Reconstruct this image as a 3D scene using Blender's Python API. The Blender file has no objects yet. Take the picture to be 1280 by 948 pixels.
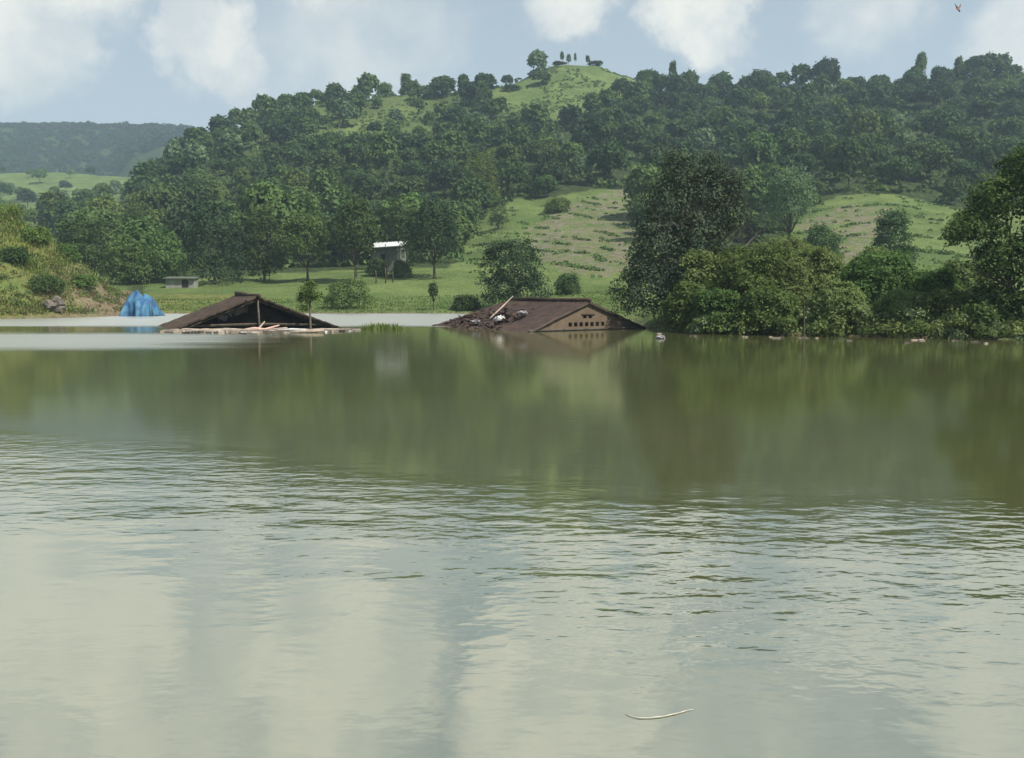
import bpy, bmesh, math, random
import numpy as np
from mathutils import Vector, Matrix

# ------------------------------------------------------------------ camera, sky, sun, exposure
S = bpy.context.scene
COL = S.collection
F = 1108.0                       # focal length in photo pixels (1280 wide)
CAM_Z = 2.0
PITCH = math.atan(109.0 / F)
cam_d = bpy.data.cameras.new('camera')
cam = bpy.data.objects.new('camera', cam_d)
COL.objects.link(cam)
cam_d.sensor_width = 36.0
cam_d.lens = 36.0 * F / 1280.0
cam_d.clip_end = 6000
cam_d.clip_start = 0.05
cam.location = (0, 0, CAM_Z)
cam.rotation_euler = (math.radians(90) - PITCH, 0, 0)
S.camera = cam

SUN_EL = math.radians(53)
SUN_AZ = math.radians(121)        # clockwise from +Y (the view direction) towards +X
sun_vec = Vector((math.sin(SUN_AZ) * math.cos(SUN_EL), math.cos(SUN_AZ) * math.cos(SUN_EL), math.sin(SUN_EL)))

S.view_settings.view_transform = 'Standard'
S.view_settings.look = 'None'
S.view_settings.gamma = 1.0
S.view_settings.exposure = 0.42
S.render.engine = 'CYCLES'
S.cycles.use_denoising = True
S.cycles.max_bounces = 6
S.cycles.diffuse_bounces = 2
S.cycles.glossy_bounces = 3
S.cycles.transmission_bounces = 3
S.cycles.volume_bounces = 1
S.cycles.transparent_max_bounces = 8
S.cycles.sample_clamp_indirect = 6.0
S.cycles.caustics_reflective = False
S.cycles.caustics_refractive = False
S.render.filter_size = 2.0

world = bpy.data.worlds.new('World')
S.world = world
world.use_nodes = True


class NT:
    """small helper for writing node trees"""
    def __init__(self, tree):
        self.t = tree
        self.n = tree.nodes
        self.l = tree.links

    def new(self, kind, **kw):
        nd = self.n.new(kind)
        for k, v in kw.items():
            setattr(nd, k, v)
        return nd

    def put(self, sock, v):
        if v is None:
            return
        if isinstance(v, bpy.types.NodeSocket):
            self.l.new(v, sock)
        else:
            sock.default_value = v

    def math(self, op, a, b=None, c=None, clamp=False):
        nd = self.new('ShaderNodeMath', operation=op, use_clamp=clamp)
        self.put(nd.inputs[0], a)
        self.put(nd.inputs[1], b)
        self.put(nd.inputs[2], c)
        return nd.outputs[0]

    def vmath(self, op, a, b=None, out=0):
        nd = self.new('ShaderNodeVectorMath', operation=op)
        self.put(nd.inputs[0], a)
        self.put(nd.inputs[1], b)
        return nd.outputs[out]

    def mix(self, fac, a, b, blend='MIX'):
        nd = self.new('ShaderNodeMix', data_type='RGBA', blend_type=blend)
        self.put(nd.inputs[0], fac)
        self.put(nd.inputs[6], a)
        self.put(nd.inputs[7], b)
        return nd.outputs[2]

    def smooth(self, v, lo, hi, a=0.0, b=1.0):
        nd = self.new('ShaderNodeMapRange', interpolation_type='SMOOTHSTEP')
        self.put(nd.inputs[0], v)
        nd.inputs[1].default_value = lo
        nd.inputs[2].default_value = hi
        nd.inputs[3].default_value = a
        nd.inputs[4].default_value = b
        return nd.outputs[0]

    def noise(self, vec, scale, detail=3.0, rough=0.55, dist=0.0):
        nd = self.new('ShaderNodeTexNoise')
        self.put(nd.inputs['Vector'], vec)
        nd.inputs['Scale'].default_value = scale
        nd.inputs['Detail'].default_value = detail
        nd.inputs['Roughness'].default_value = rough
        nd.inputs['Distortion'].default_value = dist
        return nd.outputs[0]

    def mapping(self, vec, scale=(1, 1, 1), rot=(0, 0, 0), loc=(0, 0, 0)):
        nd = self.new('ShaderNodeMapping')
        self.put(nd.inputs[0], vec)
        nd.inputs['Location'].default_value = loc
        nd.inputs['Rotation'].default_value = rot
        nd.inputs['Scale'].default_value = scale
        return nd.outputs[0]


def ray(px, py):
    u = (px - 640.0) / F
    v = (474.0 - py) / F
    return (u, math.cos(PITCH) + v * math.sin(PITCH), -math.sin(PITCH) + v * math.cos(PITCH))


def at(px, py, Y):
    """the point of the plane y = Y that the photograph shows at (px, py)"""
    d = ray(px, py)
    k = Y / d[1]
    return Vector((d[0] * k, Y, CAM_Z + d[2] * k))


def zat(py, Y):
    return at(640, py, Y).z


def project(x, y, z):
    cp, sp = math.cos(PITCH), math.sin(PITCH)
    dz = z - CAM_Z
    depth = y * cp - dz * sp
    up = y * sp + dz * cp
    return 640 + F * x / depth, 474 - F * up / depth


def build_world():
    t = NT(world.node_tree)
    t.n.clear()
    out = t.new('ShaderNodeOutputWorld')
    bg = t.new('ShaderNodeBackground')
    bg.inputs[1].default_value = 0.075
    t.l.new(bg.outputs[0], out.inputs[0])
    sky = t.new('ShaderNodeTexSky', sky_type='NISHITA')
    sky.sun_disc = False
    sky.sun_elevation = SUN_EL
    sky.sun_rotation = SUN_AZ
    sky.altitude = 300
    sky.air_density = 1.0
    sky.dust_density = 1.6
    sky.ozone_density = 1.0
    co = t.new('ShaderNodeTexCoord')
    d = t.vmath('NORMALIZE', co.outputs['Generated'])
    sep = t.new('ShaderNodeSeparateXYZ')
    t.l.new(d, sep.inputs[0])
    # wobble the direction so that cloud outlines billow
    nz = t.new('ShaderNodeTexNoise')
    t.l.new(d, nz.inputs['Vector'])
    nz.inputs['Scale'].default_value = 17.0
    nz.inputs['Detail'].default_value = 6.0
    nz.inputs['Roughness'].default_value = 0.6
    off = t.vmath('SUBTRACT', nz.outputs['Color'], (0.5, 0.5, 0.5))
    sc = t.new('ShaderNodeVectorMath', operation='SCALE')
    t.l.new(off, sc.inputs[0])
    sc.inputs['Scale'].default_value = 0.095
    dw = t.vmath('NORMALIZE', t.vmath('ADD', d, sc.outputs[0]))
    lumps = [  # photo x, y, inner radius, outer radius, weight
        (20, 40, 20, 90, 0.85), (80, 55, 8, 50, .7), (255, 50, 22, 70, 1.0), (300, 80, 14, 55, 0.8), (450, 30, 40, 170, 0.5),
        (705, -8, 16, 66, 0.9), (892, 40, 20, 60, 1.05), (850, 2, 16, 55, 0.95), (1085, -5, 10, 90, 0.6),
        (1295, 40, 10, 80, 0.75),
        # above the frame, mirrored in the water
        (50, -130, 60, 160, 1.1), (400, -150, 60, 160, 1.15), (730, -150, 70, 150, 1.2), (690, -240, 60, 150, 1.0),
        (1110, -120, 40, 120, 0.9), (1300, -170, 50, 150, 0.9), (250, -330, 80, 300, 0.8), (900, -420, 80, 320, 0.6),
    ]
    acc = None
    for (px, py, r0, r1, w) in lumps:
        v = Vector(ray(px, py)).normalized()
        dot = t.vmath('DOT_PRODUCT', dw, tuple(v), out=1)
        m = t.smooth(dot, math.cos(r1 / F), math.cos(r0 / F), 0.0, w)
        acc = m if acc is None else t.math('MAXIMUM', acc, m)
    # broken cloud over the rest of the dome
    flat = t.mapping(d, scale=(1, 1, 2.6))
    rest = t.smooth(t.noise(flat, 2.3, 5.0, 0.55), 0.50, 0.72, 0.0, 0.7)
    high = t.smooth(sep.outputs[2], 0.42, 0.62)
    acc = t.math('MAXIMUM', acc, t.math('MULTIPLY', rest, high))
    fine = t.noise(d, 26.0, 5.0, 0.6)
    mask = t.math('ADD', acc, t.math('MULTIPLY_ADD', fine, 0.5, -0.25))
    mask = t.smooth(mask, 0.0, 1.12)
    # colours in sky units (times the background strength)
    veil = t.mix(t.smooth(sep.outputs[2], 0.0, 0.6, 0.84, 0.40), sky.outputs[0], (5.5, 6.4, 6.9, 1))
    bright = t.smooth(t.noise(d, 14.0, 4.0, 0.6), 0.3, 0.7)
    ccol = t.mix(bright, (7.0, 7.35, 7.3, 1), (10.2, 9.9, 8.9, 1))
    t.l.new(t.mix(mask, veil, ccol), bg.inputs[0])


build_world()

sun_d = bpy.data.lights.new('sun', 'SUN')
sun_d.energy = 5.0
sun_d.angle = math.radians(0.6)
sun_d.color = (1.0, 0.94, 0.85)
sun = bpy.data.objects.new('sun', sun_d)
COL.objects.link(sun)
sun.rotation_euler = sun_vec.to_track_quat('Z', 'Y').to_euler()
sun.location = (60, 40, 120)


# ------------------------------------------------------------------ helpers
def tag(o, label=None, cat=None, group=None, kind=None):
    if label:
        n = len(label.split())
        assert 4 <= n <= 16, (n, label)
        o['label'] = label
    if cat:
        o['category'] = cat
    if group:
        o['group'] = group
    if kind:
        o['kind'] = kind
    return o


def empty(name, loc, rz=0.0, sc=None):
    o = bpy.data.objects.new(name, None)
    COL.objects.link(o)
    o.empty_display_size = 0.3
    o.location = loc
    o.rotation_euler = (0, 0, rz)
    if sc:
        o.scale = sc
    return o


def np_mesh(name, V, faces_n, Q, mats, tint=None, smooth=False, mat_idx=None):
    """mesh from arrays: V (n,3), Q flat loop indices, faces_n verts per face (int or array)"""
    me = bpy.data.meshes.new(name)
    V = np.asarray(V, dtype=np.float32)
    Q = np.asarray(Q, dtype=np.int32).ravel()
    if np.isscalar(faces_n):
        nf = len(Q) // faces_n
        tot = np.full(nf, faces_n, dtype=np.int32)
    else:
        tot = np.asarray(faces_n, dtype=np.int32)
        nf = len(tot)
    start = np.zeros(nf, dtype=np.int32)
    start[1:] = np.cumsum(tot)[:-1]
    me.vertices.add(len(V))
    me.vertices.foreach_set('co', V.ravel())
    me.loops.add(len(Q))
    me.loops.foreach_set('vertex_index', Q)
    me.polygons.add(nf)
    me.polygons.foreach_set('loop_start', start)
    me.polygons.foreach_set('loop_total', tot)
    me.polygons.foreach_set('use_smooth', np.full(nf, smooth, dtype=bool))
    for m in mats:
        me.materials.append(m)
    if mat_idx is not None:
        me.polygons.foreach_set('material_index', np.asarray(mat_idx, dtype=np.int32))
    if tint is not None:
        a = me.attributes.new('tint', 'FLOAT', 'FACE')
        a.data.foreach_set('value', np.asarray(tint, dtype=np.float32))
    me.update(calc_edges=True)
    return me


def link(name, me, parent=None, loc=None, rz=0.0):
    o = bpy.data.objects.new(name, me)
    COL.objects.link(o)
    if parent is not None:
        o.parent = parent
    if loc is not None:
        o.location = loc
    o.rotation_euler = (0, 0, rz)
    return o


class MB:
    """collects shapes and links them as ONE mesh object"""
    def __init__(self):
        self.V, self.Q, self.T, self.M = [], [], [], []

    def add(self, verts, faces, mi=0):
        b = len(self.V)
        self.V += [tuple(v) for v in verts]
        for f in faces:
            self.Q += [b + i for i in f]
            self.T.append(len(f))
            self.M.append(mi)

    def tube(self, pts, radii, sides=6, mi=0, cap=True):
        pts = [Vector(p) for p in pts]
        if np.isscalar(radii):
            radii = [radii] * len(pts)
        vs, fs = [], []
        up = Vector((0.13, 0.31, 0.94))
        for i, p in enumerate(pts):
            a = pts[max(i - 1, 0)]
            b = pts[min(i + 1, len(pts) - 1)]
            d = (b - a).normalized()
            s = d.cross(up)
            if s.length < 1e-3:
                s = d.cross(Vector((1, 0, 0)))
            s.normalize()
            w = s.cross(d)
            for k in range(sides):
                an = 2 * math.pi * k / sides
                vs.append(p + (s * math.cos(an) + w * math.sin(an)) * radii[i])
        for i in range(len(pts) - 1):
            for k in range(sides):
                k2 = (k + 1) % sides
                fs.append((i * sides + k, i * sides + k2, (i + 1) * sides + k2, (i + 1) * sides + k))
        if cap:
            fs.append(tuple(range(sides - 1, -1, -1)))
            fs.append(tuple((len(pts) - 1) * sides + k for k in range(sides)))
        self.add(vs, fs, mi)

    def box(self, c, size, rz=0.0, mi=0, tilt=None):
        m = Matrix.Rotation(rz, 3, 'Z')
        if tilt is not None:
            m = m @ tilt
        vs = []
        for sx in (-.5, .5):
            for sy in (-.5, .5):
                for sz in (-.5, .5):
                    vs.append(Vector(c) + m @ Vector((sx * size[0], sy * size[1], sz * size[2])))
        self.add(vs, [(0, 1, 3, 2), (4, 6, 7, 5), (0, 4, 5, 1), (2, 3, 7, 6), (0, 2, 6, 4), (1, 5, 7, 3)], mi)

    def prism(self, outline, d0, d1, mi=0):
        """polygon outline of (x, z), extruded along y from d0 to d1"""
        n = len(outline)
        vs = [(x, d0, z) for x, z in outline] + [(x, d1, z) for x, z in outline]
        fs = [tuple(range(n)), tuple(range(2 * n - 1, n - 1, -1))]
        for i in range(n):
            j = (i + 1) % n
            fs.append((j, i, n + i, n + j))
        self.add(vs, fs, mi)

    def build(self, name, mats, parent=None, loc=None, smooth=False, rz=0.0):
        if not isinstance(mats, (list, tuple)):
            mats = [mats]
        me = np_mesh(name, np.array(self.V), self.T, self.Q, mats, None, smooth, self.M)
        return link(name, me, parent, loc, rz)


_lat = np.random.default_rng(5).random((256, 256)).astype(np.float64)


def vnoise(x, y, s=1.0):
    x = np.asarray(x, float) / s
    y = np.asarray(y, float) / s
    xi, yi = np.floor(x).astype(int), np.floor(y).astype(int)
    fx, fy = x - xi, y - yi
    fx = fx * fx * (3 - 2 * fx)
    fy = fy * fy * (3 - 2 * fy)
    g = lambda i, j: _lat[i % 256, j % 256]
    return ((g(xi, yi) * (1 - fx) + g(xi + 1, yi) * fx) * (1 - fy)
            + (g(xi, yi + 1) * (1 - fx) + g(xi + 1, yi + 1) * fx) * fy) * 2 - 1


def fbm(x, y, s, o=4):
    v = 0
    a = 1.0
    for i in range(o):
        v = v + a * vnoise(x + 17.3 * i, y - 9.1 * i, s)
        s *= 0.5
        a *= 0.5
    return v / 1.9


# ------------------------------------------------------------------ materials
def material(name):
    m = bpy.data.materials.new(name)
    m.use_nodes = True
    t = NT(m.node_tree)
    t.n.clear()
    out = t.new('ShaderNodeOutputMaterial')
    return m, t, out


def leaf_material(name, c_dark, c_light, trans=0.25, vary=0.35, rough=0.6, spec=0.08):
    m, t, out = material(name)
    at_ = t.new('ShaderNodeAttribute', attribute_name='tint')
    col = t.mix(at_.outputs['Fac'], c_dark + (1,), c_light + (1,))
    oi = t.new('ShaderNodeObjectInfo')
    hsv = t.new('ShaderNodeHueSaturation')
    t.l.new(t.math('MULTIPLY_ADD', oi.outputs['Random'], 0.035, 0.488), hsv.inputs['Hue'])
    rnd2 = t.math('FRACT', t.math('MULTIPLY', oi.outputs['Random'], 7.31))
    t.l.new(t.math('MULTIPLY_ADD', rnd2, vary, 1 - vary * 0.5), hsv.inputs['Value'])
    hsv.inputs['Saturation'].default_value = 1.0
    t.l.new(col, hsv.inputs['Color'])
    p = t.new('ShaderNodeBsdfPrincipled')
    t.l.new(hsv.outputs[0], p.inputs['Base Color'])
    p.inputs['Roughness'].default_value = rough
    p.inputs['Specular IOR Level'].default_value = spec
    tr = t.new('ShaderNodeBsdfTranslucent')
    t.l.new(hsv.outputs[0], tr.inputs[0])
    mx = t.new('ShaderNodeMixShader')
    mx.inputs[0].default_value = trans
    t.l.new(p.outputs[0], mx.inputs[1])
    t.l.new(tr.outputs[0], mx.inputs[2])
    t.l.new(mx.outputs[0], out.inputs[0])
    return m


def rough_material(name, c1, c2, scale=3.0, rough=0.85, bump=0.02, c3=None, stretch=(1, 1, 1), spec=0.2):
    m, t, out = material(name)
    tc = t.new('ShaderNodeTexCoord')
    v = t.mapping(tc.outputs['Object'], scale=stretch)
    n1 = t.noise(v, scale, 5, 0.6)
    col = t.mix(t.smooth(n1, 0.3, 0.7), c1 + (1,), c2 + (1,))
    if c3:
        n2 = t.noise(v, scale * 0.37, 4, 0.65, 0.5)
        col = t.mix(t.smooth(n2, 0.52, 0.68), col, c3 + (1,))
    p = t.new('ShaderNodeBsdfPrincipled')
    t.l.new(col, p.inputs['Base Color'])
    p.inputs['Roughness'].default_value = rough
    p.inputs['Specular IOR Level'].default_value = spec
    if bump:
        b = t.new('ShaderNodeBump')
        b.inputs['Distance'].default_value = bump
        t.l.new(t.noise(v, scale * 4, 4, 0.6), b.inputs['Height'])
        t.l.new(b.outputs[0], p.inputs['Normal'])
    t.l.new(p.outputs[0], out.inputs[0])
    return m


M = {}
M['leaf_dark'] = leaf_material('dark_leaves', (0.036, 0.066, 0.022), (0.096, 0.150, 0.048))
M['leaf_mid'] = leaf_material('mid_green_leaves', (0.056, 0.098, 0.026), (0.142, 0.205, 0.060))
M['leaf_olive'] = leaf_material('olive_leaves', (0.075, 0.125, 0.026), (0.175, 0.235, 0.060))
M['leaf_pale'] = leaf_material('pale_leaves', (0.085, 0.140, 0.060), (0.200, 0.270, 0.130))
M['leaf_bank'] = leaf_material('bank_leaves', (0.052, 0.094, 0.024), (0.165, 0.240, 0.070), trans=0.35, vary=0.25)
M['leaf_bank_pale'] = leaf_material('pale_bank_leaves', (0.088, 0.140, 0.038), (0.235, 0.295, 0.105), trans=0.35, vary=0.25)
M['leaf_black'] = leaf_material('blackish_leaves', (0.021, 0.042, 0.020), (0.058, 0.092, 0.040), trans=0.15, vary=0.1)
M['leaf_grey'] = leaf_material('greyish_leaves', (0.034, 0.060, 0.034), (0.105, 0.148, 0.085), trans=0.2, vary=0.05)
M['leaf_far'] = leaf_material('far_leaves', (0.020, 0.036, 0.020), (0.045, 0.068, 0.035))
M['grass_blade'] = leaf_material('grass_blades', (0.105, 0.140, 0.028), (0.230, 0.260, 0.075), trans=0.3, vary=0.1)
M['meadow_blade'] = leaf_material('meadow_blades', (0.080, 0.135, 0.032), (0.160, 0.225, 0.060), trans=0.3, vary=0.1)
M['dry_blade'] = leaf_material('dry_grass_blades', (0.100, 0.085, 0.035), (0.200, 0.180, 0.085), trans=0.25, vary=0.1)
M['bark'] = rough_material('bark', (0.055, 0.042, 0.030), (0.11, 0.09, 0.07), 4.0, 0.9, 0.03, stretch=(1, 1, 0.25))
M['twig'] = rough_material('twig_bark', (0.095, 0.078, 0.066), (0.17, 0.145, 0.125), 6.0, 0.9, 0.0)
M['pale_wood'] = rough_material('weathered_wood', (0.30, 0.24, 0.18), (0.48, 0.41, 0.34), 5.0, 0.8, 0.01)
M['post_wood'] = rough_material('grey_post_wood', (0.085, 0.070, 0.058), (0.17, 0.145, 0.12), 5.0, 0.85, 0.01)


def terrain_material():
    m, t, out = material('terrain_cover')
    g = t.new('ShaderNodeNewGeometry')
    pos = g.outputs['Position']
    soil = t.new('ShaderNodeAttribute', attribute_name='soil').outputs['Fac']
    wood = t.new('ShaderNodeAttribute', attribute_name='wood').outputs['Fac']
    dry = t.new('ShaderNodeAttribute', attribute_name='dry').outputs['Fac']
    bare = t.new('ShaderNodeAttribute', attribute_name='bare').outputs['Fac']
    n1 = t.noise(pos, 0.09, 6, 0.62)
    n2 = t.noise(pos, 0.55, 5, 0.65)
    n3 = t.noise(pos, 2.6, 3, 0.6)
    grass = t.mix(t.smooth(n1, 0.35, 0.66), (0.072, 0.118, 0.032, 1), (0.135, 0.186, 0.056, 1))
    grass = t.mix(t.smooth(n2, 0.52, 0.74, 0.0, 0.65), grass, (0.055, 0.095, 0.026, 1))
    grass = t.mix(t.smooth(n3, 0.4, 0.7, 0.0, 0.35), grass, (0.17, 0.18, 0.075, 1))
    grass = t.mix(t.math('MULTIPLY', dry, t.smooth(n2, 0.3, 0.6)), grass, (0.17, 0.165, 0.050, 1))
    # contour-following field steps: thin dry banks and dark ditches at regular heights
    sep = t.new('ShaderNodeSeparateXYZ')
    t.l.new(pos, sep.inputs[0])
    h = t.math('ADD', t.math('MULTIPLY', sep.outputs[2], 0.42), t.math('MULTIPLY', n1, 3.0))
    fr = t.math('FRACT', h)
    stripe = t.smooth(t.math('ABSOLUTE', t.math('SUBTRACT', fr, 0.5)), 0.22, 0.40)
    scol = t.mix(stripe, (0.150, 0.130, 0.075, 1), (0.085, 0.125, 0.036, 1))
    scol = t.mix(t.smooth(n2, 0.42, 0.62, 0.0, 0.8), scol, (0.21, 0.175, 0.145, 1))
    col = t.mix(t.math('MULTIPLY', soil, t.smooth(n2, 0.35, 0.62, 0.15, 0.9)), grass, scol)
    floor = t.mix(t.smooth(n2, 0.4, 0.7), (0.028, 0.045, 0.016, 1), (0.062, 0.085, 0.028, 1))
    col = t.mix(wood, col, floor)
    mud = t.mix(t.smooth(n3, 0.35, 0.7), (0.13, 0.095, 0.062, 1), (0.26, 0.20, 0.145, 1))
    mud = t.mix(t.smooth(n2, 0.5, 0.7, 0.0, 0.7), mud, (0.055, 0.060, 0.025, 1))
    col = t.mix(t.math('MULTIPLY', bare, t.smooth(n2, 0.28, 0.55)), col, mud)
    p = t.new('ShaderNodeBsdfPrincipled')
    t.l.new(col, p.inputs['Base Color'])
    p.inputs['Roughness'].default_value = 0.95
    p.inputs['Specular IOR Level'].default_value = 0.1
    b = t.new('ShaderNodeBump')
    b.inputs['Distance'].default_value = 0.5
    b.inputs['Strength'].default_value = 0.8
    t.l.new(t.math('ADD', n3, t.math('MULTIPLY', n2, 2.0)), b.inputs['Height'])
    t.l.new(b.outputs[0], p.inputs['Normal'])
    t.l.new(p.outputs[0], out.inputs[0])
    return m


def water_material():
    m, t, out = material('muddy_flood_water')
    g = t.new('ShaderNodeNewGeometry')
    pos = g.outputs['Position']
    sep = t.new('ShaderNodeSeparateXYZ')
    t.l.new(pos, sep.inputs[0])
    X, Y = sep.outputs[0], sep.outputs[1]
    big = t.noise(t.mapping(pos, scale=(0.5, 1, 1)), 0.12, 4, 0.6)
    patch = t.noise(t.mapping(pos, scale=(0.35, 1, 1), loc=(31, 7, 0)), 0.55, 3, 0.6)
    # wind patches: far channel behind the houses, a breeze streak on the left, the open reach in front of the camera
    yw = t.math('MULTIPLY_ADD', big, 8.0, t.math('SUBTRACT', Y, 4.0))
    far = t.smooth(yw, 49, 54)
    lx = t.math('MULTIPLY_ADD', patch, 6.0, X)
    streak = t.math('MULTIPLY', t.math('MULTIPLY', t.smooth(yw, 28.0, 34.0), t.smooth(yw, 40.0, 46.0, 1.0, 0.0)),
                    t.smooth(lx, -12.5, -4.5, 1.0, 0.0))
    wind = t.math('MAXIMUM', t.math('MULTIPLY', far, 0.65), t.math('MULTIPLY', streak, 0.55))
    w1 = t.noise(t.mapping(pos, scale=(2.7, 5.0, 1), rot=(0, 0, 0.24)), 1.15, 1.5, 0.45, 0.25)
    w2 = t.noise(t.mapping(pos, scale=(3.0, 6.0, 1), rot=(0, 0, -0.25)), 2.1, 2, 0.5, 0.2)
    w3 = t.noise(t.mapping(pos, scale=(0.5, 1.4, 1), rot=(0, 0, 0.3)), 0.9, 2, 0.5)
    skew = t.math('MULTIPLY_ADD', t.math('MINIMUM', X, 1.4), 0.50, Y)
    near = t.smooth(t.math('MULTIPLY_ADD', patch, 2.2, skew), 5.5, 7.7, 0.40, 2.5)
    calm = t.smooth(t.math('MULTIPLY_ADD', patch, 3.0, skew), 9.0, 11.2, 1.0, 0.05)
    amp = t.math('MULTIPLY', t.math('MULTIPLY', near, calm), t.smooth(patch, 0.3, 0.65, 0.45, 1.3))
    amp = t.math('MAXIMUM', amp, t.math('MULTIPLY', wind, 2.5))
    hgt = t.math('ADD', t.math('MULTIPLY', w1, 0.0050), t.math('ADD', t.math('MULTIPLY', w2, 0.0022), t.math('MULTIPLY', w3, 0.0050)))
    b = t.new('ShaderNodeBump')
    b.inputs['Strength'].default_value = 1.0
    b.inputs['Distance'].default_value = 1.0
    t.l.new(t.math('MULTIPLY', hgt, amp), b.inputs['Height'])
    fr = t.new('ShaderNodeFresnel')
    fr.inputs[0].default_value = 1.55
    t.l.new(b.outputs[0], fr.inputs['Normal'])
    silt_and_sheen = t.mix(t.smooth(big, 0.35, 0.65), (0.080, 0.090, 0.027, 1), (0.102, 0.108, 0.042, 1))
    silt_and_sheen = t.mix(far, silt_and_sheen, (0.20, 0.19, 0.12, 1))  # far channel paled: reflected sky brightness put into the water's base colour
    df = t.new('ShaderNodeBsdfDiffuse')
    t.l.new(silt_and_sheen, df.inputs[0])
    gl = t.new('ShaderNodeBsdfGlossy')
    gl.inputs[0].default_value = (0.97, 0.97, 0.91, 1)
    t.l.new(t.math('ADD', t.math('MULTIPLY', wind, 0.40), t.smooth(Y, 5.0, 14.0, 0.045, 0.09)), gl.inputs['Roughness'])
    t.l.new(b.outputs[0], gl.inputs['Normal'])
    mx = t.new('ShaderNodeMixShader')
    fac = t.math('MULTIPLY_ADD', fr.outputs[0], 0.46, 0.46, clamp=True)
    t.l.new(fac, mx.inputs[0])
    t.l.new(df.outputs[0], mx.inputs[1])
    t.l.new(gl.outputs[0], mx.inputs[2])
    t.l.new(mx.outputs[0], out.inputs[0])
    return m


# ------------------------------------------------------------------ terrain
def prof(*items):
    ys, zs = [], []
    for Y, v in items:
        ys.append(Y)
        zs.append(v[0] if isinstance(v, tuple) else zat(v, Y))     # (z,) or a photo row
    return ys, zs


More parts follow.
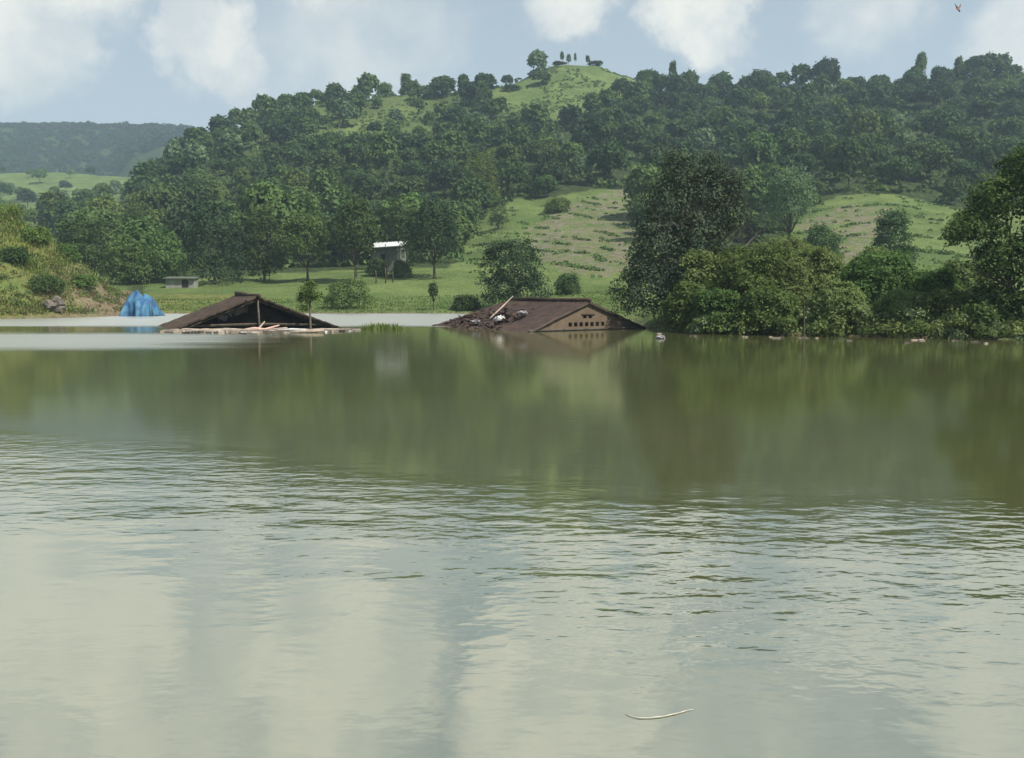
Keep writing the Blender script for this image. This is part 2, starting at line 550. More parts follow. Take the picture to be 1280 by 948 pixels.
B = ((-20, (-1.4,)), (20, (-1.4,)))
PROFILES = {
    -900: prof(*B, (57, (-.6,)), (62, (.3,)), (80, (10,)), (95, (9,)), (120, (6,)), (200, 325), (300, 290), (400, 268), (550, 250), (650, 216), (800, 232), (950, 226), (1150, 160), (1230, 158), (1500, (220,))),
    -60: prof(*B, (60, (-.6,)), (65, (.3,)), (80, (10,)), (95, (9,)), (120, (6,)), (200, 325), (300, 290), (400, 268), (550, 250), (650, 214), (800, 232), (950, 226), (1150, 160), (1230, 158), (1500, (220,))),
    15: prof(*B, (62, (-.6,)), (67, (.3,)), (73, (4.5,)), (82, (9.3,)), (95, (7.4,)), (120, (4.5,)), (200, 325), (300, 290), (400, 268), (550, 250), (650, 215), (800, 232), (950, 226), (1150, 160), (1230, 158), (1500, (220,))),
    60: prof(*B, (64, (-.6,)), (69, (.3,)), (74, (3.2,)), (82, (7.4,)), (95, (6.3,)), (120, (4.0,)), (200, 325), (300, 288), (400, 264), (550, 248), (650, 214), (800, 232), (950, 226), (1150, 160), (1230, 158), (1500, (220,))),
    100: prof(*B, (66, (-.6,)), (71, (.3,)), (76, (2.2,)), (83, (4.9,)), (95, (4.4,)), (120, (3.4,)), (200, 325), (300, 284), (400, 260), (550, 246), (650, 215), (800, 232), (950, 226), (1150, 160), (1230, 158), (1500, (220,))),
    150: prof(*B, (70, (-.6,)), (75, (.3,)), (82, (1.7,)), (95, (1.8,)), (120, 360), (200, 325), (300, 278), (390, 246), (480, 256), (570, 240), (650, 219), (800, 236), (950, 230), (1150, 161), (1230, 159), (1500, (220,))),
    180: prof(*B, (76, (-.6,)), (81, (.2,)), (95, (1.0,)), (120, 359), (180, 330), (260, 275), (340, 228), (400, 240), (560, 240), (650, 222), (800, 240), (1150, 161), (1230, 159), (1500, (200,))),
    215: prof(*B, (79, (-.6,)), (83, (.2,)), (95, (1.0,)), (120, 358), (170, 332), (230, 278), (300, 236), (350, 218), (430, 235), (650, 240), (1150, 162), (1230, 160), (1500, (200,))),
    250: prof(*B, (79, (-.6,)), (83, (.2,)), (95, (1.0,)), (120, 358), (170, 328), (230, 270), (300, 218), (355, 190), (430, 210), (650, 240), (1150, 164), (1230, 163), (1500, (150,))),
    320: prof(*B, (79, (-.6,)), (83, (.2,)), (95, (1.0,)), (120, 357), (160, 333), (210, 285), (270, 232), (330, 182), (375, 155), (450, 180), (700, 240), (1500, (100,))),
    400: prof(*B, (79, (-.6,)), (83, (.2,)), (95, (1.0,)), (120, 355), (160, 330), (200, 292), (260, 235), (330, 170), (385, 131), (450, 160), (700, 240), (1500, (100,))),
    500: prof(*B, (79, (-.6,)), (83, (.2,)), (95, (1.0,)), (120, 352), (160, 326), (200, 291), (250, 240), (320, 178), (395, 122), (450, 145), (700, 240), (1500, (100,))),
    590: prof(*B, (79, (-.6,)), (83, (.2,)), (95, (1.2,)), (120, 352), (160, 320), (200, 285), (240, 245), (310, 185), (395, 118), (450, 140), (700, 240), (1500, (100,))),
    640: prof(*B, (78, (-.6,)), (82, (.2,)), (95, (1.4,)), (112, 360), (145, 328), (185, 288), (225, 248), (295, 190), (380, 125), (415, 107), (480, 140), (700, 240), (1500, (100,))),
    672: prof(*B, (78, (-.6,)), (82, (.2,)), (95, (1.4,)), (112, 360), (145, 328), (185, 288), (225, 248), (295, 190), (375, 130), (420, 91), (445, 92), (500, 130), (700, 240), (1500, (100,))),
    700: prof(*B, (76, (-.6,)), (80, (.2,)), (95, (1.5,)), (112, 358), (142, 328), (182, 288), (222, 248), (292, 190), (370, 132), (420, 84), (440, 81), (500, 130), (700, 240), (1500, (100,))),
    740: prof(*B, (70, (-.6,)), (76, (.2,)), (95, (1.7,)), (112, 356), (142, 326), (182, 286), (222, 246), (292, 190), (370, 130), (420, 85), (440, 82), (500, 130), (700, 240), (1500, (100,))),
    780: prof(*B, (55, (-.6,)), (62, (.3,)), (90, (1.7,)), (112, 354), (142, 324), (182, 284), (226, 244), (292, 190), (370, 128), (415, 98), (440, 99), (500, 140), (700, 240), (1500, (100,))),
    820: prof(*B, (44, (-.6,)), (48, (.3,)), (60, (1.2,)), (90, (2.0,)), (112, 352), (142, 324), (182, 284), (232, 244), (300, 190), (370, 138), (410, 116), (480, 150), (700, 240), (1500, (100,))),
    870: prof(*B, (40.5, (-.6,)), (43.5, (.25,)), (52, (1.1,)), (90, (2.4,)), (142, 324), (182, 286), (232, 246), (300, 190), (370, 140), (410, 117), (480, 150), (700, 240), (1500, (100,))),
    1000: prof(*B, (38.5, (-.6,)), (41.5, (.25,)), (52, (1.1,)), (90, (2.7,)), (120, 345), (155, 308), (190, 268), (220, 243), (300, 185), (370, 135), (410, 110), (480, 150), (700, 240), (1500, (100,))),
    1090: prof(*B, (37.5, (-.6,)), (40.5, (.25,)), (52, (1.1,)), (90, (2.7,)), (120, 344), (155, 305), (185, 266), (212, 240), (300, 175), (370, 128), (405, 106), (480, 150), (700, 240), (1500, (100,))),
    1190: prof(*B, (36, (-.6,)), (39, (.25,)), (52, (1.1,)), (90, (2.7,)), (120, 345), (150, 310), (180, 276), (205, 256), (300, 175), (370, 120), (405, 97), (480, 150), (700, 240), (1500, (100,))),
    1290: prof(*B, (34.5, (-.6,)), (37.5, (.25,)), (52, (1.1,)), (90, (2.7,)), (120, 345), (150, 312), (180, 282), (205, 260), (300, 178), (370, 124), (405, 100), (480, 150), (700, 240), (1500, (100,))),
    2200: prof(*B, (30, (-.6,)), (33, (.25,)), (52, (1.1,)), (90, (2.7,)), (120, 345), (150, 312), (180, 282), (205, 260), (300, 178), (370, 124), (405, 100), (480, 150), (700, 240), (1500, (100,))),
}
_pc = sorted(PROFILES)
_pa = np.array([(p - 640.0) / F / math.cos(PITCH) for p in _pc])
_YS = np.concatenate([np.arange(-20, 130, 1.0), np.arange(130, 460, 2.5), np.arange(460, 1501, 10)])
_ZT = np.array([np.interp(_YS, *PROFILES[p]) for p in _pc])
_k = np.ones(5) / 5
for _i in range(len(_pc)):                                   # round off the kinks beyond the shore
    _s = np.convolve(np.pad(_ZT[_i], 2, mode='edge'), _k, mode='valid')
    _ZT[_i] = np.where(_YS > 100, _s, _ZT[_i])


def ground(x, y):
    x = np.asarray(x, float)
    y = np.asarray(y, float)
    a = np.clip(x / np.maximum(y, 12.0), _pa[0], _pa[-1] - 1e-9)
    j = np.clip(np.searchsorted(_pa, a, side='right') - 1, 0, len(_pa) - 2)
    fa = (a - _pa[j]) / (_pa[j + 1] - _pa[j])
    fa = fa * fa * (3 - 2 * fa) * 0.5 + fa * 0.5
    yy = np.clip(y, _YS[0], _YS[-1] - 1e-6)
    r = np.clip(np.searchsorted(_YS, yy, side='right') - 1, 0, len(_YS) - 2)
    fy = (yy - _YS[r]) / (_YS[r + 1] - _YS[r])
    z = ((_ZT[j, r] * (1 - fy) + _ZT[j, r + 1] * fy) * (1 - fa) + (_ZT[j + 1, r] * (1 - fy) + _ZT[j + 1, r + 1] * fy) * fa)
    amp = np.clip((y - 100) / 250, 0, 1) * 2.2
    z = z + amp * fbm(x, y, 45, 4)
    amp2 = np.clip((z - 0.6) / 3, 0, 1)
    z = z + amp2 * 0.35 * fbm(x + 300, y, 7, 3)
    mound = np.clip((z - 0.2) / 2, 0, 1) * np.clip((-17 - x) / 8, 0, 1) * np.clip((110 - y) / 15, 0, 1)
    z = z + mound * 0.9 * fbm(x, y + 70, 5, 3)
    # the bank under the photographer
    z = np.where(y < 3.2, np.maximum(z, -1.4 + np.clip((3.2 - y) / 2.6, 0, 1) * 1.75), z)
    return z


def in_poly(px, py, poly):
    px = np.asarray(px, float)
    py = np.asarray(py, float)
    c = np.zeros(px.shape, bool)
    n = len(poly)
    for i in range(n):
        x0, y0 = poly[i]
        x1, y1 = poly[(i + 1) % n]
        if y0 == y1:
            continue
        hit = ((y0 > py) != (y1 > py)) & (px < (x1 - x0) * (py - y0) / (y1 - y0) + x0)
        c ^= hit
    return c


# where the ground is open (rows and columns of the photograph, looked up from the ground's own position)
OPEN = [
    [(150, 420), (185, 352), (300, 346), (430, 338), (560, 335), (585, 292), (612, 262), (650, 248), (700, 246), (745, 238), (800, 238),
     (800, 300), (835, 330), (900, 318), (980, 300), (1005, 262), (1050, 243), (1112, 241), (1205, 262), (1330, 262), (1400, 420)],
    [(618, 112), (672, 92), (700, 76), (740, 76), (800, 100), (790, 122), (745, 142), (690, 152), (630, 146), (600, 128)],
    [(-900, 290), (-60, 288), (60, 282), (110, 272), (160, 250), (180, 230), (185, 212), (140, 206), (-900, 206)],
    [(-900, 420), (-900, 260), (15, 262), (60, 285), (100, 315), (160, 360), (170, 420)],
    [(430, 160), (462, 146), (500, 130), (532, 133), (512, 150), (455, 172), (425, 178)],
    [(1120, 186), (1165, 176), (1180, 186), (1130, 196)],
]
SOIL = [
    [(655, 290), (690, 268), (720, 250), (755, 240), (800, 238), (800, 330), (760, 345), (700, 338), (670, 320)],
    [(1000, 280), (1060, 255), (1100, 252), (1120, 275), (1100, 320), (1020, 335)],
]


def is_open(x, y, z, jitter=0.0):
    px, py = project(x, y, z)
    if jitter:
        px = px + jitter * fbm(np.asarray(x), np.asarray(y), 14, 3)
        py = py + jitter * 0.5 * fbm(np.asarray(x) + 90, np.asarray(y), 14, 3)
    o = np.zeros(np.shape(px), bool)
    for p in OPEN:
        o |= in_poly(px, py, p)
    hid = (np.asarray(y) > 470) & (np.asarray(y) < 520)
    return o & ~hid


def build_terrain():
    ys = np.concatenate([np.arange(-60, 24, 6.0), np.arange(24, 130, 1.0), np.arange(130, 450, 2.5), np.arange(450, 1501, 9.0)])
    aa = np.concatenate([np.linspace(-1.1, -0.62, 26)[:-1], np.linspace(-0.62, 0.62, 271), np.linspace(0.62, 1.1, 26)[1:]])
    A, Yg = np.meshgrid(aa, ys)
    Xg = A * (np.maximum(Yg, 0) + 45)
    Zg = ground(Xg, Yg)
    R, Cn = Yg.shape
    V = np.stack([Xg, Yg, Zg], -1).reshape(-1, 3)
    i = np.arange(R * Cn).reshape(R, Cn)
    Q = np.stack([i[:-1, :-1], i[:-1, 1:], i[1:, 1:], i[1:, :-1]], -1).reshape(-1)
    me = np_mesh('ground', V, 4, Q, [terrain_material()], smooth=True)
    x, y, z = V.T
    safe = y > 15
    ysafe = np.where(safe, y, 15)
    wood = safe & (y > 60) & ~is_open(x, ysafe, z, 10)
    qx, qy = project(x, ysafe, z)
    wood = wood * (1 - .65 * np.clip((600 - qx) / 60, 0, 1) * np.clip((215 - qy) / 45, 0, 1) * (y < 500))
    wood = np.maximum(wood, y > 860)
    px, py = project(x, ysafe, z)
    jx = px + 14 * fbm(x, y, 11, 3)
    jy = py + 8 * fbm(x + 50, y, 11, 3)
    soil = np.zeros(len(x), bool)
    for p in SOIL:
        soil |= in_poly(jx, jy, p)
    soil &= safe & (y > 95) & (y < 300)
    dry = np.clip((-27 - x) / 6, 0, 1) * (y < 105) * 0.75 + 0.3 * ((y > 100) & (y < 440)) * np.clip(fbm(x, y, 60, 3), 0, 1)
    bare = ((y > 60) & (y < 110) & (x < -26)) * np.clip((px - 20) / 100, 0, 1) * np.clip((172 - px) / 10, 0, 1) * np.clip((py - 300) / 50, 0.0, 1)
    bare = np.maximum(bare, np.where((z < 0.14) & safe, 0.8, 0.0))
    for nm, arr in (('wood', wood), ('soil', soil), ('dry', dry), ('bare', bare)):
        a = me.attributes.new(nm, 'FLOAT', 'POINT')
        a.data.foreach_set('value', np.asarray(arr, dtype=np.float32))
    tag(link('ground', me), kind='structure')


build_terrain()

wb = MB()
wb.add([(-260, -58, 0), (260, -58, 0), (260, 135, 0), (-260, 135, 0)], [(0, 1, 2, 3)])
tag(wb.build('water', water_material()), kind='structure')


def build_haze():
    m = bpy.data.materials.new('valley_haze')
    m.use_nodes = True
    t = NT(m.node_tree)
    t.n.clear()
    out = t.new('ShaderNodeOutputMaterial')
    v = t.new('ShaderNodeVolumePrincipled')
    v.inputs['Color'].default_value = (0.62, 0.80, 0.97, 1)
    v.inputs['Density'].default_value = 0.00031
    v.inputs['Anisotropy'].default_value = 0.1
    t.l.new(v.outputs[0], out.inputs['Volume'])
    b = MB()
    b.box((0, 710, 148.5), (3600, 1620, 305))
    o = b.build('haze', m)
    tag(o, kind='stuff')


build_haze()


# ------------------------------------------------------------------ foliage and trees
def unit(v):
    return v / np.maximum(np.linalg.norm(v, axis=-1, keepdims=True), 1e-9)


def leaf_arrays(C, N, L, W, rng):
    n = len(C)
    t = unit(np.cross(N, rng.normal(size=(n, 3))))
    b = np.cross(N, t)
    l = (L * rng.uniform(0.65, 1.35, n))[:, None]
    w = (W * rng.uniform(0.65, 1.35, n))[:, None]
    V = np.stack([C - t * l * .5, C + b * w * .5 + N * w * .15, C + t * l * .5, C - b * w * .5 + N * w * .15], 1).reshape(-1, 3)
    return V


def clumped(lobes, n_clumps, per, spread, rng, low=-0.55, shell=0.25, drop=0.0):
    """leaf centres and normals: clumps on the outer part of every lobe, leaves scattered round each clump"""
    lobes = np.asarray(lobes, float)
    w = (lobes[:, 3] * lobes[:, 4] + lobes[:, 3] * lobes[:, 5] + lobes[:, 4] * lobes[:, 5])
    k = rng.choice(len(lobes), n_clumps, p=w / w.sum())
    d = unit(rng.normal(size=(n_clumps, 3)))
    d[:, 2] = np.where(d[:, 2] < low, -d[:, 2], d[:, 2])
    rad = 1.0 - shell * rng.random(n_clumps) ** 1.6 + 0.10 * rng.normal(size=n_clumps)
    c = lobes[k, :3] + d * lobes[k, 3:6] * rad[:, None]
    # drop clumps buried deep in another lobe
    keep = np.ones(n_clumps, bool)
    for i, lb in enumerate(lobes):
        q = np.linalg.norm((c - lb[:3]) / lb[3:6], axis=1)
        keep &= ~((q < 0.62) & (k != i))
    c, d = c[keep], d[keep]
    m = len(c)
    cn = unit(d + 0.30 * rng.normal(size=(m, 3)) + np.array([0, 0, 0.25]))
    ct = rng.random(m)
    off = rng.normal(size=(m, per, 3)) * spread
    along = (off * cn[:, None, :]).sum(-1, keepdims=True)
    off = off - 0.55 * along * cn[:, None, :]                       # flattened clumps
    P = c[:, None, :] + off
    if drop:
        P[..., 2] -= drop * (off ** 2).sum(-1)
    N = unit(cn[:, None, :] + 0.38 * rng.normal(size=(m, per, 3)))
    T = np.clip(ct[:, None] * 0.6 + 0.4 * rng.random((m, per)), 0, 1)
    return P.reshape(-1, 3), N.reshape(-1, 3), T.reshape(-1)


def auto_lobes(h, w, rng, n=7, base=0.28, narrow=0.0, rugged=6):
    """lobes of a crown h tall and w wide standing on z = 0 with its underside at base*h"""
    out = []
    ch = h * (1 - base)
    out.append((0, 0, h * base + ch * .52, w * .36, w * .36, ch * .46))
    for i in range(n):
        an = 2.4 * i + rng.uniform(-.4, .4)
        f = rng.uniform(0.25, 0.95)
        zz = h * base + ch * (0.12 + 0.72 * f)
        wide = (1 - narrow * f) * (1.0 - 0.75 * max(0, f - 0.45))
        rr = w * .30 * wide * rng.uniform(.7, 1.1)
        s = w * rng.uniform(.17, .26) * (1 - .25 * f)
        out.append((rr * math.cos(an), rr * math.sin(an), zz, s, s, s * rng.uniform(.65, .95)))
    if base <= .1:                                            # foliage down to the ground
        for i in range(6):
            an = 1.05 * i + rng.uniform(-.3, .3)
            s = w * rng.uniform(.18, .25)
            out.append((w * .27 * math.cos(an), w * .27 * math.sin(an), h * rng.uniform(.12, .3), s, s, min(s, h * .25)))
    big = list(out)
    for i in range(rugged):                                   # small knobs that break the outline
        o = big[int(rng.integers(len(big)))]
        d = rng.normal(size=3)
        d /= np.linalg.norm(d)
        d[2] = abs(d[2]) if rng.random() < .8 else d[2]
        s = rng.uniform(.26, .58) * min(o[3], o[5])
        out.append((o[0] + d[0] * o[3] * .9, o[1] + d[1] * o[4] * .9, o[2] + d[2] * o[5] * .95, s, s, s * rng.uniform(.7, 1.9)))
    # keep the top and the sides in bounds
    out = [list(o) for o in out]
    for o in out:
        o[2] = min(o[2], h - o[5])
        o[2] = max(o[2], h * base * .8 + o[5] * .6)
    return np.array(out)


def crown_mesh(name, lobes, mat, n_clumps, per, spread, L, W, seed, low=-0.55, shell=0.25, drop=0.0, bias=0.0):
    rng = np.random.default_rng(seed)
    P, N, T = clumped(lobes, n_clumps, per, spread, rng, low, shell, drop)
    V = leaf_arrays(P, N, L, W, rng)
    return np_mesh(name, V, 4, np.arange(len(V)), [mat], np.clip(T + bias, 0, 1))


def trunk_builder(mb, h, lobes, r0, rng, sides=7, fork=0.35, lean=(0, 0), mi=0):
    top = Vector((lean[0], lean[1], h * fork))
    mb.tube([(0, 0, -0.6), (0, 0, 0.05), Vector((lean[0] * .5, lean[1] * .5, h * fork * .55)), top],
            [r0 * 1.5, r0 * 1.2, r0 * .85, r0 * .7], sides, mi)
    for lb in lobes[:9]:
        e = Vector(lb[:3])
        mid = top.lerp(e, .5) + Vector(rng.normal(size=3)) * 0.05 * h
        mb.tube([top - Vector((0, 0, .12 * h * fork)), mid, e], [r0 * .5, r0 * .3, r0 * .1], 5, mi)


LEAF = {}


def make_tree(name, loc, h, w, mat, seed, label, group=None, n_clumps=520, per=10, spread=0.35, leaf=0.32, base=0.26,
              nl=8, narrow=0.0, cat='tree', fork=None, low=-0.55, trunk_mat=None, shell=0.25, lobes=None, bias=0.0, rz=0.0, rugged=8):
    rng = np.random.default_rng(seed)
    root = empty(name, loc, rz)
    tag(root, label, cat, group)
    lb = auto_lobes(h, w, rng, nl, base, narrow, rugged) if lobes is None else np.array(lobes, float)
    mb = MB()
    trunk_builder(mb, h, lb, max(.06, h * .018), rng, fork=fork if fork else max(.2, base * .9))
    mb.build('trunk', trunk_mat or M['bark'], root, smooth=True)
    link('crown', crown_mesh('crown', lb, mat, n_clumps, per, spread, leaf, leaf * .62, seed + 1, low, shell, bias=bias), root)
    return root


def on_ground(px, Y):
    a = ray(px, 365)
    x = a[0] / a[1] * Y
    return Vector((x, Y, float(ground(x, Y))))


def size_from(px0, px1, py_top, Y, base_z):
    """width and height (m) of something spanning px0..px1 with its top at py_top, standing on base_z at depth Y"""
    return abs(px1 - px0) / F * Y, at((px0 + px1) / 2, py_top, Y).z - base_z


def tree_px(name, px0, px1, py_top, Y, mat, seed, label, **kw):
    g = on_ground((px0 + px1) / 2, Y)
    w, h = size_from(px0, px1, py_top, Y, g.z)
    return make_tree(name, g, h, w, mat, seed, label, **kw)


# ------------------------------------------------------------------ wood on the main hill
KINDS = [  # adjective, material, height, width, narrow, lobes
    ('dark green round-crowned tree', 'leaf_dark', 8.5, 9.5, 0.0, 8),
    ('dark green broad spreading tree', 'leaf_dark', 7.5, 11.0, 0.0, 10),
    ('mid green lumpy tree', 'leaf_mid', 8.5, 9.5, 0.0, 8),
    ('mid green upright tree', 'leaf_mid', 10.5, 8.0, 0.3, 8),
    ('olive green bushy tree', 'leaf_olive', 7.0, 8.5, 0.0, 7),
    ('pale grey-green tree', 'leaf_pale', 8.5, 7.5, 0.2, 7),
    ('blackish green dense tree', 'leaf_black', 8.5, 10.0, 0.0, 8),
]
hill_mesh, hill_raw = [], []
for i, (adj, mt, h, w, nar, nl) in enumerate(KINDS):
    for rep in range(2):
        rng = np.random.default_rng(100 + i * 2 + rep)
        lb = auto_lobes(h, w, rng, nl, 0.12, nar)
        P, N, T = clumped(lb, 330, 8, 0.42, rng, -0.35, 0.25)
        V = leaf_arrays(P, N, 0.80, 0.56, rng)
        nL = len(P)
        mb = MB()
        trunk_builder(mb, h, lb[:4], 0.16, rng, 5, 0.2)
        mv = np.array([tuple(v) for v in mb.V])
        allV = np.concatenate([V, mv])
        Q = np.concatenate([np.arange(nL * 4), np.array(mb.Q) + nL * 4])
        tot = np.concatenate([np.full(nL, 4), np.array(mb.T)])
        tint = np.concatenate([T, np.full(len(mb.T), .5)])
        idx = np.concatenate([np.zeros(nL, int), np.ones(len(mb.T), int)])
        hill_mesh.append(np_mesh('hillside_tree', allV, tot, Q, [M[mt], M['bark']], tint, False, idx))
        sel = rng.choice(nL, min(nL, 950), replace=False)
        hill_raw.append((leaf_arrays(P[sel], N[sel], 1.15, 0.82, rng), T[sel], i))


def scatter(n_try, ylo, yhi, spacing, seed, alo=-0.66, ahi=0.70, test=None):
    rng = np.random.default_rng(seed)
    Y = np.sqrt(rng.uniform(ylo ** 2, yhi ** 2, n_try))
    X = rng.uniform(alo, ahi, n_try) * Y
    Z = ground(X, Y)
    ok = ~is_open(X, Y, Z, 12)
    if test is not None:
        ok &= test(X, Y, Z)
    X, Y, Z = X[ok], Y[ok], Z[ok]
    cell = {}
    out = []
    for x, y, z in zip(X, Y, Z):
        s = spacing * (0.8 + 0.4 * (math.sin(x * .05) * math.cos(y * .043) + 1) / 2)
        ci, cj = int(x // spacing), int(y // spacing)
        bad = False
        for a in range(ci - 2, ci + 3):
            for b in range(cj - 2, cj + 3):
                for q in cell.get((a, b), ()):
                    if (q[0] - x) ** 2 + (q[1] - y) ** 2 < s * s:
                        bad = True
                        break
                if bad:
                    break
            if bad:
                break
        if not bad:
            cell.setdefault((ci, cj), []).append((x, y))
            out.append((x, y, z))
    return out


def ridge_limit(X, Y, Z):
    """keep points that are not behind their own ridge"""
    ok = np.ones(len(X), bool)
    for k in np.linspace(0.3, 0.97, 24):
        xs, ys = X * k, Y * k
        zs = ground(xs, ys)
        line = CAM_Z + (Z + 5.0 - CAM_Z) * k
        ok &= zs < line + 0.5
    return ok


def hill_test(X, Y, Z):
    px, py = project(X, Y, Z)
    low = (Y > 150) | ((px < 200) & (Y > 125))
    thin = (px < 560) & (py < 195) & (vnoise(X * 1.3 + 40, Y, 13.0) < -.34)
    low &= ~thin
    return low & ridge_limit(X, Y, Z)


spots = scatter(9000, 120, 460, 8.6, 11, test=hill_test)
spots.sort(key=lambda s: s[1])
N_IND = 205
rngk = np.random.default_rng(3)


def pick_kind(x, y, z):
    px, py = project(x, y, z)
    n = float(fbm(np.array([x]), np.array([y]), 60, 2)[0])
    p = np.array([3.0, 3.0, 2.2, 1.0, 0.8, 0.45, 1.6])
    if px < 560 and py < 190:                       # lighter, mixed left shoulder
        p = np.array([1.6, 1.2, 3.0, 1.6, 2.4, 0.8, 0.4])
    if px < 230:
        p = np.array([1.4, 1.2, 2.8, 1.6, 1.6, 1.6, 0.5])
    if n > 0.25:
        p[2] += 2
        p[4] += 1
    return int(rngk.choice(7, p=p / p.sum()))


def where_on_hill(px, py):
    if px < 150:
        c = 'behind the grassy bank'
    elif px < 250:
        c = 'above the blue tarpaulin'
    elif px < 400:
        c = 'above the dark sunken roof'
    elif px < 540:
        c = 'above the white-roofed hut'
    elif px < 650:
        c = 'left of the terraced field'
    elif px < 790:
        c = 'between terraced field and summit'
    elif px < 950:
        c = 'above the big twiggy tree'
    elif px < 1100:
        c = 'above the right-hand meadow'
    elif px < 1210:
        c = 'above the small conical tree'
    else:
        c = 'above the tree at the right edge'
    r = 'low in the wood' if py > 250 else ('high in the wood' if py < 165 else 'halfway up the wood')
    return r + ' ' + c


for k, (x, y, z) in enumerate(spots[:N_IND]):
    kd = pick_kind(x, y, z)
    sc = rngk.uniform(0.58, 1.3)
    o = link('hillside_tree', hill_mesh[kd * 2 + int(rngk.integers(2))], None, (x, y, z - 0.2), rngk.uniform(0, 6.28))
    o.scale = (sc, sc, sc * rngk.uniform(.72, 1.3))
    px, py = project(x, y, z)
    tag(o, KINDS[kd][0] + ' ' + where_on_hill(px, py), 'tree', KINDS[kd][0] + 's ' + where_on_hill(px, py))

# the rest of the wood reads as one mass
VV, TT, QM = [], [], []
mats_all = ['leaf_dark', 'leaf_mid', 'leaf_olive', 'leaf_pale', 'leaf_black']
for (x, y, z) in spots[N_IND:]:
    kd = pick_kind(x, y, z)
    V, T, i = hill_raw[kd * 2 + int(rngk.integers(2))]
    sc = rngk.uniform(0.55, 1.2)
    an = rngk.uniform(0, 6.28)
    ca, sa = math.cos(an) * sc, math.sin(an) * sc
    W = np.stack([V[:, 0] * ca - V[:, 1] * sa + x, V[:, 0] * sa + V[:, 1] * ca + y, V[:, 2] * sc * rngk.uniform(.85, 1.15) + z - .2], 1)
    VV.append(W)
    TT.append(np.clip(T + rngk.uniform(-.25, .2), 0, 1))
    QM.append(np.full(len(T), mats_all.index(KINDS[kd][1])))
# low undergrowth between the trunks
us = scatter(9000, 125, 455, 4.2, 12, test=hill_test)
for (x, y, z) in us:
    rng = np.random.default_rng(int(abs(x * 131 + y * 17)) + 5)
    n = 26
    d = unit(rng.normal(size=(n, 3)))
    d[:, 2] = np.abs(d[:, 2])
    P = d * np.array([2.0, 2.0, 1.7]) + np.array([x, y, z])
    VV.append(leaf_arrays(P, unit(d + .5 * rng.normal(size=(n, 3))), 1.3, .95, rng))
    TT.append(rng.uniform(.1, .9, n))
    QM.append(np.full(n, mats_all.index(('leaf_mid', 'leaf_dark', 'leaf_olive')[int(rng.integers(3))])))
V = np.concatenate(VV)
wood_me = np_mesh('hillside_woodland', V, 4, np.arange(len(V)), [M[m] for m in mats_all], np.concatenate(TT), False, np.concatenate(QM))
tag(link('hillside_woodland', wood_me), 'dense mixed woodland and undergrowth covering the upper slopes of the hill', 'woodland', kind='stuff')
print('trees on hill', len(spots), 'undergrowth', len(us))

# far plateau wood
VV, TT = [], []
rng = np.random.default_rng(77)
far_pts = []
for (ylo, yhi, n) in ((950, 1240, 1900),):
    Yf = rng.uniform(ylo, yhi, n)
    Xf = rng.uniform(-0.78, -0.28, n) * Yf
    Zf = ground(Xf, Yf)
    far_pts += list(zip(Xf, Yf, Zf))
for (x, y, z) in far_pts:
    n = 60
    d = unit(rng.normal(size=(n, 3)))
    d[:, 2] = np.abs(d[:, 2])
    hh = rng.uniform(5, 9) * (1.35 if rng.random() < .15 else 1)
    ww = rng.uniform(4, 6.5)
    P = d * np.array([ww, ww, hh * .55]) * rng.uniform(.75, 1.05, (n, 1)) + np.array([x, y, z + hh * .12])
    VV.append(leaf_arrays(P, unit(d + .4 * rng.normal(size=(n, 3))), 2.6, 2.0, rng))
    TT.append(np.clip(rng.uniform(.1, .9, n) + rng.uniform(-.2, .2), 0, 1))
V = np.concatenate(VV)
tag(link('plateau_woodland', np_mesh('plateau_woodland', V, 4, np.arange(len(V)), [M['leaf_far']], np.concatenate(TT))),
    'blue-grey wood covering the far flat-topped plateau at the left', 'woodland', kind='stuff')

# small trees dotted over the far field and the valley floor behind the bank
proto_i = 0
fields = [(28, 330, 8), (66, 350, 9), (98, 310, 8), (122, 360, 8), (44, 300, 9), (84, 400, 8), (8, 380, 8), (112, 420, 7), (140, 440, 7), (32, 520, 7), (70, 470, 8), (150, 500, 7), (16, 290, 9), (118, 300, 9), (88, 570, 7), (45, 620, 6), (135, 400, 8),
          (20, 560, 8), (57, 600, 10), (8, 470, 12), (40, 430, 9), (75, 520, 7), (105, 480, 8), (95, 620, 7), (130, 520, 8), (12, 640, 5), (120, 640, 6), (150, 560, 8), (62, 640, 6)]
for (px, Y, h) in fields:
    g = on_ground(px, Y)
    kd = [2, 0, 6, 2, 4, 5][proto_i % 6]
    o = link('field_tree', hill_mesh[kd * 2 + proto_i % 2], None, g, proto_i * 1.3)
    o.scale = (h / 9,) * 3
    proto_i += 1
    tag(o, KINDS[kd][0] + (' dotted on the hazy far field' if Y > 540 else (' at the near edge of the hazy far field' if Y > 390 else ' in the valley behind the grassy bank')), 'tree', 'scattered trees of the far field, ' + KINDS[kd][0] + ('s' if Y > 540 else ('s nearer' if Y > 390 else 's in the valley')))

